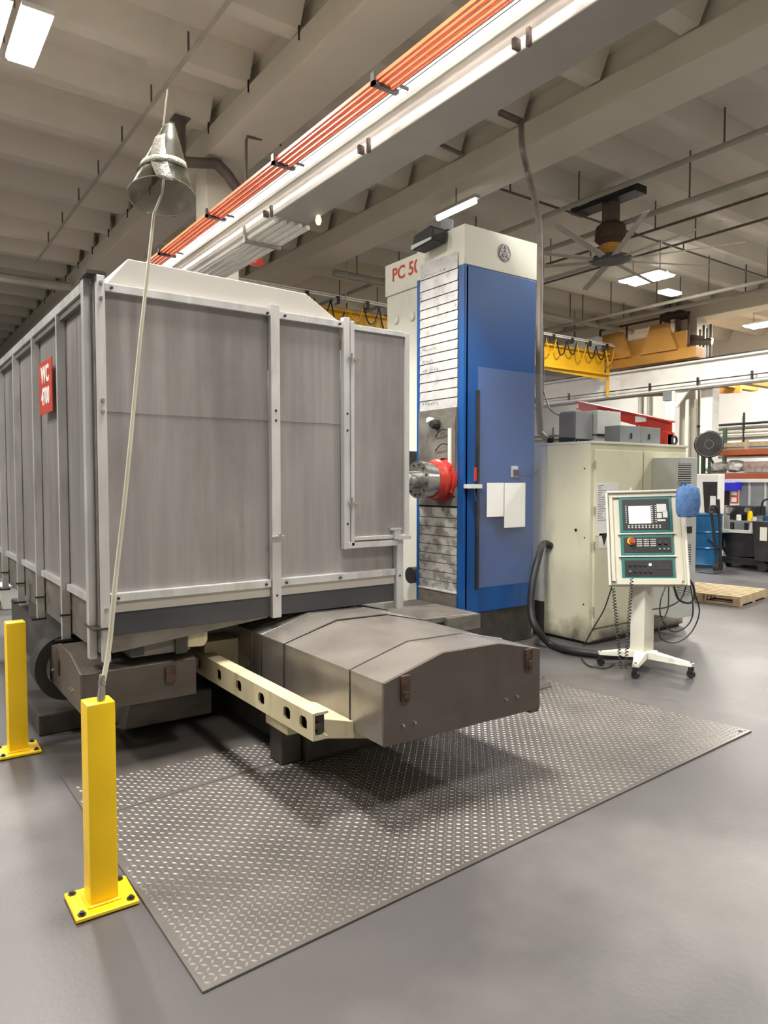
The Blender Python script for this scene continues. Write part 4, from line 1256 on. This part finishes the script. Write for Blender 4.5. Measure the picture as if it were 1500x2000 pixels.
for r_ in range(2):
    for k in range(5):
        lit = (r_ == 0 and k == 4)
        o = B(PM).cyl((X(.27 + .065 * k), Yv(.795 + .07 * r_), .010), (X(.27 + .065 * k), Yv(.795 + .07 * r_), .022), .012, seg=12).build('button', M['ledyellow'] if lit else (M['steel'] if (r_ and not k) else M['darksteel']), hd_, True)
        if lit: o['label'] = 'lit yellow button'
pb().box(X(.62), X(.78), Yv(.84), Yv(.78), .010, .013).build('label_plate', M['darksteel'], hd_)
pb().cyl((X(.34), ph, -.04), (X(.34), ph + .05, -.04), .004, seg=6).build('antenna', M['creamw'], hd_)
# neck
B().box(hub.x - .06, hub.x + .06, hub.y - .05, hub.y + .07, .68, 1.0, .01).build('neck', M['lightgrey'], t)

# blue bag hung behind pendant
t = thing('blue_bag', 'blue fabric bag slung on the back right corner of the pendant', 'bag', P(1340, 1005, y=3.35))
c0 = P(1343, 980, y=3.38)
b = B()
rnd = random.Random(9)
rows = []
for i, (dz, rx, ry) in enumerate(((-.135, .02, .02), (-.13, .075, .05), (-.09, .09, .06), (-.02, .098, .07), (.05, .095, .07), (.10, .085, .06), (.13, .05, .04), (.14, .01, .01))):
    rows.append(b._v([c0 + RGT * rx * math.cos(q) * (1 + .10 * rnd.random()) + FWD * ry * math.sin(q) + Vector((0, 0, dz + .012 * rnd.random())) for q in [2 * PI * k / 18 for k in range(18)]]))
for i in range(len(rows) - 1):
    for k in range(18):
        b.bm.faces.new([rows[i][k], rows[i][(k + 1) % 18], rows[i + 1][(k + 1) % 18], rows[i + 1][k]])
b.bm.faces.new(rows[0][::-1]); b.bm.faces.new(rows[-1])
b.build('sack', M['bag'], t, True)
B().tube(catmull([c0 + Vector((0, 0, .12)), c0 + Vector((-.05, .02, .17)), PM @ Vector((pw / 2, ph - .02, .02))], 5), .008, 6).build('strap', M['bag'], t, True)

# cables of pendant: coiled cords and loops
def coil(p0, p1, r, turns, rad, label):
    p0, p1 = Vector(p0), Vector(p1)
    ax_ = (p1 - p0)
    n_ = turns * 8
    pts = []
    for i in range(n_ + 1):
        q = i / n_
        a = 2 * PI * turns * q
        c_ = p0 + ax_ * q
        pts.append(c_ + RGT * math.cos(a) * rad + Vector((FWD.x, FWD.y, 0)).normalized() * math.sin(a) * rad)
    pts.append(p1)
    return tag(B().tube(pts, r, 5).build('coiled_cord', M['rubber'], None, True), label, 'cord', 'coiled cords on the pendant')
coil(P(1198, 1150, y=3.60), P(1213, 1305, y=3.55), .004, 26, .013, 'left coiled black cord hanging from the pendant console')
coil(P(1234, 1130, y=3.60), P(1222, 1305, y=3.52), .004, 28, .013, 'right coiled black cord hanging from the pendant console, beside the pedestal')
def cord(pts, r, label, nm='cord'):
    return tag(B().tube(catmull(pts, 8), r, 7).build(nm, M['rubber'], None, True), label, 'cord')
cord([P(a, b_, y=y_) for a, b_, y_ in ((1195, 1147, 3.7), (1180, 1190, 3.8), (1160, 1225, 3.9), (1140, 1262, 4.0))], .006, 'thin black cord slanting left from the pendant to the cabinet foot')
cord([P(a, b_, y=3.45) for a, b_ in ((1300, 1145), (1290, 1175), (1291, 1205), (1310, 1232), (1335, 1228), (1352, 1205), (1352, 1165), (1345, 1130))], .006, 'black cord loop hanging at the right of the pendant, upper loop')
cord([P(a, b_, y=3.42) for a, b_ in ((1306, 1145), (1304, 1190), (1288, 1225), (1292, 1248), (1320, 1255), (1350, 1235), (1366, 1195), (1356, 1155))], .006, 'black cord loop hanging lowest at the right of the pendant')
cord([P(a, b_, y=3.40) for a, b_ in ((1316, 1145), (1325, 1170), (1345, 1178), (1356, 1168), (1354, 1145), (1344, 1128))], .010, 'short thick black cable at the lower right corner of the pendant')
cord([P(a, b_, y=3.44) for a, b_ in ((1340, 1145), (1330, 1170), (1305, 1185), (1275, 1190))], .006, 'thin black cord crossing behind the pendant cord loops')
cord([P(a, b_, z=.012) for a, b_ in ((1135, 1285), (1150, 1300), (1180, 1305), (1200, 1296))], .006, 'thin black cord lying on the floor beside the left caster')

# ================================================================== JIB CRANE
t = thing('jib_crane', 'red jib crane arm and mast behind the electrical cabinet', 'crane', (12.0, 7.6, 0))
JX = 12.0
p0, p1 = P(1130, 783, x=JX), P(1312, 822, x=JX)
b = B()
b.prism([(p0.y, p0.z), (p1.y, p1.z), (p1.y, p1.z - .24), (p0.y, p0.z - .17)], 'x', JX, JX + .02)
b.prism([(p0.y, p0.z), (p1.y, p1.z), (p1.y, p1.z - .03), (p0.y, p0.z - .03)], 'x', JX - .08, JX + .1)
b.prism([(p0.y, p0.z - .15), (p1.y, p1.z - .22), (p1.y, p1.z - .25), (p0.y, p0.z - .18)], 'x', JX - .08, JX + .1)
b.build('arm', M['red'], t)
q = P(1300, 850, x=JX)
B().box(JX - .09, JX + .09, q.y - .10, q.y + .08, 0, p1.z - .2, .01).build('mast', M['red'], t)
B().prism([(q.y - .1, 2.3), (q.y + .10, 2.52), (q.y - .1, 2.52)], 'x', JX - .1, JX + .1).build('knee', M['red'], t)
q2 = P(1252, 818, x=JX)
B().box(JX - .012, JX - .004, q2.y - .12, q2.y + .12, q2.z - .06, q2.z + .06).build('plate', M['paper'], t)
B().box(JX - .15, JX + .1, q.y + .1, q.y + .5, 2.0, 2.4, .03).build('hoist', M['black'], t)

# wall pipes on the right wall
t = thing('wall_pipes', 'parallel dark and pale pipes running along the right wall', 'pipes', (XR - .2, 15, 3.5))
for k, (z, r, m) in enumerate(((3.95, .05, M['black']), (3.75, .035, M['brown']), (3.62, .04, M['greyconduit']), (3.52, .04, M['creamw']), (3.43, .04, M['greyconduit']))):
    B().cyl((XR - .2, -6, z), (XR - .2, 36, z), r, seg=8).build('pipe', m, t, True)
for y in (12.6, 15, 17.5, 20, 22.5, 25):
    B().box(XR - .24, XR - .18, y, y + .06, 3.2, 4.4).build('hanger', M['black'], t)
t = thing('wall_uprights', 'pair of tan conduits standing up the right wall below the yellow crane', 'pipes', (XR - .1, 20, 0))
for px in (1250, 1267):
    q = P(px, 800, x=XR - .15)
    B().cyl((XR - .15, q.y, 3.4), (XR - .15, q.y, 6), .09, seg=8).build('pipe', M['greyconduit'], t, True)

# ================================================================== BACKGROUND RIGHT
# pallet rack
RX = 17.0
def RP(px, py): return P(px, py, x=RX)
t = thing('pallet_rack', 'pallet rack with green uprights and orange beams at the right edge', 'rack', (RX + .5, 8.5, 0))
yl = RP(1372, 900).y; yl2 = RP(1396, 900).y
for x in (RX, RX + 1.0):
    for y in (yl, yl2 if x > RX else yl):
        pass
zt1, zb1 = RP(1420, 866).z, RP(1420, 871).z
B().box(RX, RX + .08, yl - .04, yl + .04, 0, RP(1370, 885).z + .1).box(RX + 1.0, RX + 1.08, yl - .04, yl + .04, 0, 3.0).build('upright', M['green'], t)
B().box(RX, RX + .08, 6.2, 6.28, 0, 2.9).box(RX + 1.0, RX + 1.08, 6.2, 6.28, 0, 2.9).build('upright', M['green'], t)
B().tube([(RX + .04, yl, 2.5), (RX + 1.04, yl, 1.6)], .03, 6).tube([(RX + .04, yl, .7), (RX + 1.04, yl, 1.6)], .03, 6).tube([(RX + .04, yl, 1.62), (RX + 1.04, yl, 1.62)], .03, 6).build('brace', M['green'], t)
zA = RP(1440, 880).z
zB_ = RP(1440, 926).z
for z in (zA, zB_):
    for x in (RX - .03, RX + 1.03):
        B().box(x, x + .05, 6.2, yl, z - .11, z + .02, .004).build('beam', M['rackred'], t)
B().box(RX, RX + 1.05, 6.25, yl - .02, zB_ + .02, zB_ + .035).build('deck', M['grey'], t)
t = thing('shelf_crate', 'long open wooden crate lying on the top beam of the pallet rack', 'crate', (RX + .5, 8, zA + .02))
for (y0, y1) in ((6.4, 7.6), (7.65, 8.75), (8.8, yl - .06)):
    B().box(RX + .02, RX + .05, y0, y1, zA + .10, zA + .20).build('board', M['wood'], t)
    B().box(RX + .0, RX + .05, y0 - .03, y0 + .05, zA + .022, zA + .24).build('cleat', M['wood'], t)
B().box(RX + .06, RX + 1.0, 6.35, yl - .05, zA + .022, zA + .05).build('board', M['wood'], t)
q = RP(1420, 915)
t = thing('wrapped_goods', 'heap of goods in clear wrap on the middle rack shelf', 'goods', (RX + .4, q.y, zB_ + .04))
for k, (dy, r) in enumerate(((-.36, .20), (-.05, .26), (.35, .24), (.6, .18))):
    b = B()
    bmesh.ops.create_icosphere(b.bm, subdivisions=2, radius=r, matrix=Matrix.Translation((RX + .35, q.y + dy, zB_ + .04 + r * .6)) @ Matrix.Diagonal((1, 1, .62, 1)))
    rn = random.Random(k)
    for v in b.bm.verts:
        v.co += Vector((rn.random() - .5, rn.random() - .5, rn.random() - .5)) * .06
    b.build('bundle', M['tarp'], t)
q = RP(1480, 918)
tag(B().box(RX + .02, RX + .8, 6.4, q.y + .35, zB_ + .04, zB_ + .30, .01).build('carton', M['boxpink']), 'printed pinkish carton on the middle rack shelf at the right edge', 'box')
tag(B().box(RX + .05, RX + .6, 6.9, 7.45, zB_ + .305, zB_ + .5, .01).build('carton', M['wood']), 'small tan carton on top of the pinkish carton', 'box')
# drum fan
q = P(1384, 868, x=16.4)
t = thing('pedestal_fan', 'dark round pedestal fan standing in front of the pallet rack', 'fan', (16.4, q.y, 0))
ax_ = Vector((-.75, -.5, 0)).normalized()
B().lathe(q - ax_ * .1, ax_, [(0, .25), (.02, .32), (.18, .33), (.2, .31)], 28).build('fan_drum', M['darksteel'], t, True)
b = B()
for r in (.10, .30):
    c_ = q + ax_ * .115
    uu_ = Vector((-ax_.y, ax_.x, 0))
    b.tube([c_ + uu_ * r * math.cos(a) + Vector((0, 0, r * math.sin(a))) for a in [2 * PI * k / 20 for k in range(21)]], .006, 5)
b.build('grille', M['grey'], t)
B().cyl((16.45, q.y, .05), (16.45, q.y, q.z - .3), .035, seg=10).build('stand', M['green'], t)
B().lathe((16.45, q.y, 0), (0, 0, 1), [(0, .28), (.04, .27), (.06, .05)], 20).build('base', M['darksteel'], t)
# white machine cover panel
WX = 14.2
def WP(px, py): return P(px, py, x=WX)
t = thing('white_machine', 'white machine cabinet with a dark door beside the blue drum', 'machine', (WX + .4, 8.3, 0))
ya_, yb_ = WP(1403, 950).y, WP(1351, 950).y
zt = WP(1370, 926).z
B().box(WX, WX + .25, ya_, yb_ + .3, .02, zt, .02).build('body', M['white'], t)
B().prism([(ya_ + .02, .9), (WP(1378, 950).y, .9), (WP(1373, 950).y, WP(1380, 941).z), (ya_ + .02, WP(1380, 941).z)], 'x', WX - .01, WX).build('door', M['darksteel'], t)
q = WP(1393, 980)
B().box(WX - .016, WX - .01, q.y - .06, q.y + .06, q.z - .12, q.z + .12).build('notice', M['paper'], t)
# blue drum
q = P(1375, 1108, z=.0)
t = thing('steel_drum', 'blue ribbed steel drum standing on the floor right of the pendant', 'drum', (q.x + .25, q.y + .15, 0))
zd = P(1375, 1005, y=q.y).z
cx_, cy_ = q.x + .16, q.y + .12
R = .33
B().lathe((cx_, cy_, .04), (0, 0, 1), [(0, R), (.02, R + .01), (.04, R), (zd * .32, R), (zd * .33, R + .015), (zd * .35, R), (zd * .62, R), (zd * .63, R + .015), (zd * .65, R), (zd - .06, R), (zd - .05, R + .012), (zd - .03, R + .012), (zd - .03, R - .01), (zd - .05, R - .015)], 36).build('shell', M['drumblue'], t, True)
B().lathe((cx_, cy_, 0), (0, 0, 1), [(0, R + .02), (.04, R + .02)], 28).build('dolly', M['black'], t)
B().tube(catmull([(cx_ - .25, cy_ - .24, .55), (cx_ - .1, cy_ - .35, .42), (cx_ + .12, cy_ - .36, .40), (cx_ + .28, cy_ - .25, .5)], 5), .012, 6).build('strap', M['rubber'], t, True)
# hand truck
t = thing('hand_truck', 'dark hand truck leaning beside the blue drum', 'hand truck', (13.1, 7.1, 0))
def HP(px, py): return P(px, py, y=6.85)
B().tube([HP(1390, 1000), HP(1395, 1050), HP(1402, 1098)], .025, 8).tube([HP(1403, 975), HP(1406, 1040), HP(1408, 1098)], .025, 8).build('rail', M['darksteel'], t, True)
B().tube(catmull([HP(1385, 1003), HP(1388, 990), HP(1398, 990), HP(1403, 1003)], 5), .022, 8).build('handle', M['black'], t, True)
q = HP(1402, 1106); q.z = max(q.z, .09)
B().cyl((q.x, q.y - .05, .09), (q.x, q.y + .05, .09), .09, seg=18).build('wheel', M['rubber'], t, True)
B().box(q.x - .40, q.x - .02, q.y - .15, q.y + .15, .012, .03).build('toe_plate', M['steel'], t)
# tilt hopper cart
t = thing('tilt_hopper', 'black tilting scrap hopper on a low frame at the right edge', 'hopper', (13.6, 6.9, 0))
def GP(px, py, x=13.2): return P(px, py, x=x)
pr_ = [GP(a, b_) for a, b_ in ((1408, 1040), (1468, 1040), (1500, 1030), (1520, 1090), (1480, 1088), (1420, 1088), (1408, 1070))]
B().prism([(q.y, q.z) for q in pr_], 'x', 13.2, 14.1, .01).build('body', M['black'], t)
pr_ = [GP(a, b_) for a, b_ in ((1406, 1038), (1470, 1042), (1473, 1021), (1469, 1021), (1466, 1036), (1406, 1033))]
B().prism([(q.y, q.z) for q in pr_], 'x', 13.14, 13.2).build('rim', M['lightgrey'], t)
y0, y1 = GP(1408, 1100).y, GP(1482, 1100).y
B().box(13.2, 14.0, y1, y0, .10, .20, .01).box(13.15, 13.25, y1 - .1, y0, .08, .12).build('chassis', M['darksteel'], t)
for y in (y0 - .1, y1 + .1):
    for x in (13.3, 13.9):
        B().cyl((x, y - .03, .07), (x, y + .03, .07), .07, seg=16).build('wheel', M['rubber'], t, True)
t = thing('waste_bin', 'dark grey wheeled bin with a pale sticker at the right edge', 'bin', (12.9, 6.2, 0))
y0 = P(1474, 1050, x=12.9).y
B().prism([(y0, P(1474, 1095, x=12.9).z + .0), (y0 + .06, P(1474, 1018, x=12.9).z), (y0 - 1.1, P(1474, 1018, x=12.9).z), (y0 - 1.05, .16)], 'x', 12.9, 13.12, .01).build('body', M['darksteel'], t)
q = P(1491, 1043, x=12.89)
B().box(12.885, 12.9, q.y - .06, q.y + .06, q.z - .12, q.z + .12).build('sticker', M['creamw'], t)
for y in (y0 - .12, y0 - .9):
    B().cyl((12.95, y, .09), (13.05, y, .09), .088, seg=18).build('wheel', M['rubber'], t, True)
# lathe / mill behind: grey enclosure with bench
t = thing('grey_machine', 'grey sheet metal machine enclosure behind the scrap hopper', 'machine', (15.6, 7.5, 0))
GX = 15.4
def QP(px, py): return P(px, py, x=GX)
a, c_ = QP(1500, 1012), QP(1438, 942)
B().box(GX, GX + .5, 5.6, c_.y, .05, c_.z, .01).build('enclosure_panel', M['grey'], t)
for px in (1438, 1464, 1495):
    y = QP(px, 970).y
    B().box(GX - .02, GX, y - .02, y + .02, 1.0, c_.z).build('seam_trim', M['lightgrey'], t)
B().box(GX - .06, GX + .5, 5.6, c_.y + .6, c_.z, c_.z + .07).build('top_rail', M['white'], t)
a, c_ = QP(1404, 1012), QP(1438, 965)
B().box(GX + .1, GX + .5, c_.y, a.y, .05, c_.z, .01).build('side_panel', M['lightgrey'], t)
B().box(GX + .08, GX + .1, a.y - .25, a.y - .05, 1.1, 1.45).build('window', M['black'], t)
t = thing('tool_bench', 'cluttered dark workbench with vise in front of the grey machine', 'bench', (14.6, 7.2, 0))
BX_ = 14.4
def TP(px, py): return P(px, py, x=BX_)
y0, y1 = TP(1404, 1000).y - .2, TP(1520, 1000).y
zt = TP(1450, 1017).z
B().box(BX_, BX_ + .7, y1, y0, zt - .04, zt).build('top', M['grey'], t)
for y in (y0 - .06, (y0 + y1) / 2, y1 + .06):
    for x in (BX_ + .03, BX_ + .6):
        B().box(x, x + .06, y - .03, y + .03, 0, zt - .04).build('leg', M['darksteel'], t)
t = thing('bench_vise', 'black bench machine with shiny barrels standing on the cluttered bench', 'vise', (BX_ + .3, 7.2, zt))
q = TP(1425, 992)
B().box(BX_ + .1, BX_ + .5, q.y - .5, q.y + .12, zt + .10, zt + .30, .03).box(BX_ + .2, BX_ + .4, q.y - .2, q.y + .1, zt, zt + .1).build('body', M['black'], t)
B().cyl((BX_ + .0, q.y + .02, zt + .2), (BX_ + .12, q.y + .02, zt + .2), .07, seg=16).cyl((BX_ + .0, q.y - .35, zt + .22), (BX_ + .12, q.y - .35, zt + .22), .05, seg=16).build('barrel', M['steel'], t, True)
B().tube(catmull([(BX_ + .2, q.y - .55, zt + .15), (BX_ + .2, q.y - .6, zt + .42), (BX_ + .2, q.y - .95, zt + .46)], 4), .02, 6).build('lever', M['black'], t, True)
for k, (px, m, nm, lb) in enumerate(((1440, 'white', 'white_jar', 'white jar on the cluttered bench'), (1462, 'yellow', 'yellow_can', 'yellow can on the cluttered bench'), (1470, 'lightgrey', 'grey_tin', 'low grey tin on the cluttered bench'), (1492, 'drumblue', 'blue_tin', 'blue tin at the right end of the cluttered bench'))):
    q = TP(px, 1010)
    h = (.12, .2, .08, .12)[k]
    tag(B().lathe((BX_ + .06, q.y, zt), (0, 0, 1), [(0, .05), (h * .8, .05), (h * .85, .04), (h, .04)], 14).build(nm, M[m], None, True), lb, 'container')
q = QP(1420, 950)
tag(B().prism([(q.y - .38, q.z - .09), (q.y + .3, q.z - .09), (q.y + .36, q.z + .1), (q.y - .38, q.z + .1)], 'x', GX - .35, GX - .1, .01).build('storage_bin', M['ultra']), 'bright blue plastic bin in front of the rack', 'bin')
q = P(1434, 972, x=15.2)
t = thing('red_poster', 'narrow red and white notice hanging below the bright blue bin', 'notice', (15.2, q.y, q.z))
zz0, zz1 = P(1434, 985, x=15.2).z, P(1434, 956, x=15.2).z
B().box(15.2, 15.38, q.y - .02, q.y + .02, zz1 - .06, zz1 - .02).build('bracket', M['grey'], t)
B().box(15.19, 15.2, q.y - .11, q.y + .09, zz0 - .12, zz1, .001).build('sheet', M['paper'], t)
B().box(15.184, 15.19, q.y - .10, q.y + .08, zz0 + .02, zz1 - .005).build('red_field', M['signred'], t)
B().box(15.178, 15.184, q.y - .06, q.y + .05, zz0 + .2, zz1 - .04).box(15.178, 15.184, q.y - .06, q.y + .05, zz0 + .05, zz0 + .15).build('white_block', M['paper'], t)

# wooden pallet on floor
a, c_ = P(1445, 1186, z=0), P(1362, 1176, z=0)
t = thing('wooden_pallet', 'low wooden pallet lying on the floor at right beyond the pendant', 'pallet', (a.x, a.y, 0))
u = (Vector((c_.x, c_.y, 0)) - Vector((a.x, a.y, 0)))
u.normalize()
v = Vector((-u.y, u.x, 0))
if v.x < 0: v = -v
Wd, Dp = 1.05, 1.05
PMx = frame(Vector((a.x, a.y, 0)), u, v, (0, 0, 1))
for k in range(8):
    s0 = .01 + k * (Dp / 8)
    B(PMx).box(0, Wd, s0, s0 + Dp / 8 * .72, .11, .13, .002).build('deck_board', M['wood'], t)
for k in range(3):
    s0 = .0 + k * (Wd - .09) / 2
    B(PMx).box(s0, s0 + .09, 0, Dp, .022, .11, .003).build('stringer', M['wood'], t)
for k in range(3):
    s0 = k * (Dp - .1) / 2
    B(PMx).box(0, Wd, s0, s0 + .1, .002, .022, .002).build('bottom_board', M['wood'], t)

# far left floor things seen past the enclosure side
t = thing('low_skid', 'low pale wooden skid on the floor at the left edge beyond the enclosure', 'pallet', (.8, 8.4, 0))
q = P(2, 1190, z=0)
for k in range(4):
    B().box(q.x - .7, q.x + .12, q.y + .22 * k, q.y + .22 * k + .16, .10, .125).build('deck_board', M['wood'], t)
for k in range(2):
    B().box(q.x - .7 + .7 * k, q.x - .6 + .7 * k, q.y, q.y + .85, 0, .10).build('stringer', M['wood'], t)
q = P(28, 1190, z=0)
t = thing('floor_bin', 'pale grey plastic tub on the floor behind the enclosure posts', 'tub', (q.x, q.y, 0))
B().prism([(q.x - .12, 0.0), (q.x + .14, 0.0), (q.x + .2, .3), (q.x - .18, .3)], 'y', q.y, q.y + .4, .01).build('tub', M['lightgrey'], t)
B().box(q.x - .2, q.x + .22, q.y - .02, q.y + .42, .29, .31, .004).build('rim', M['lightgrey'], t)
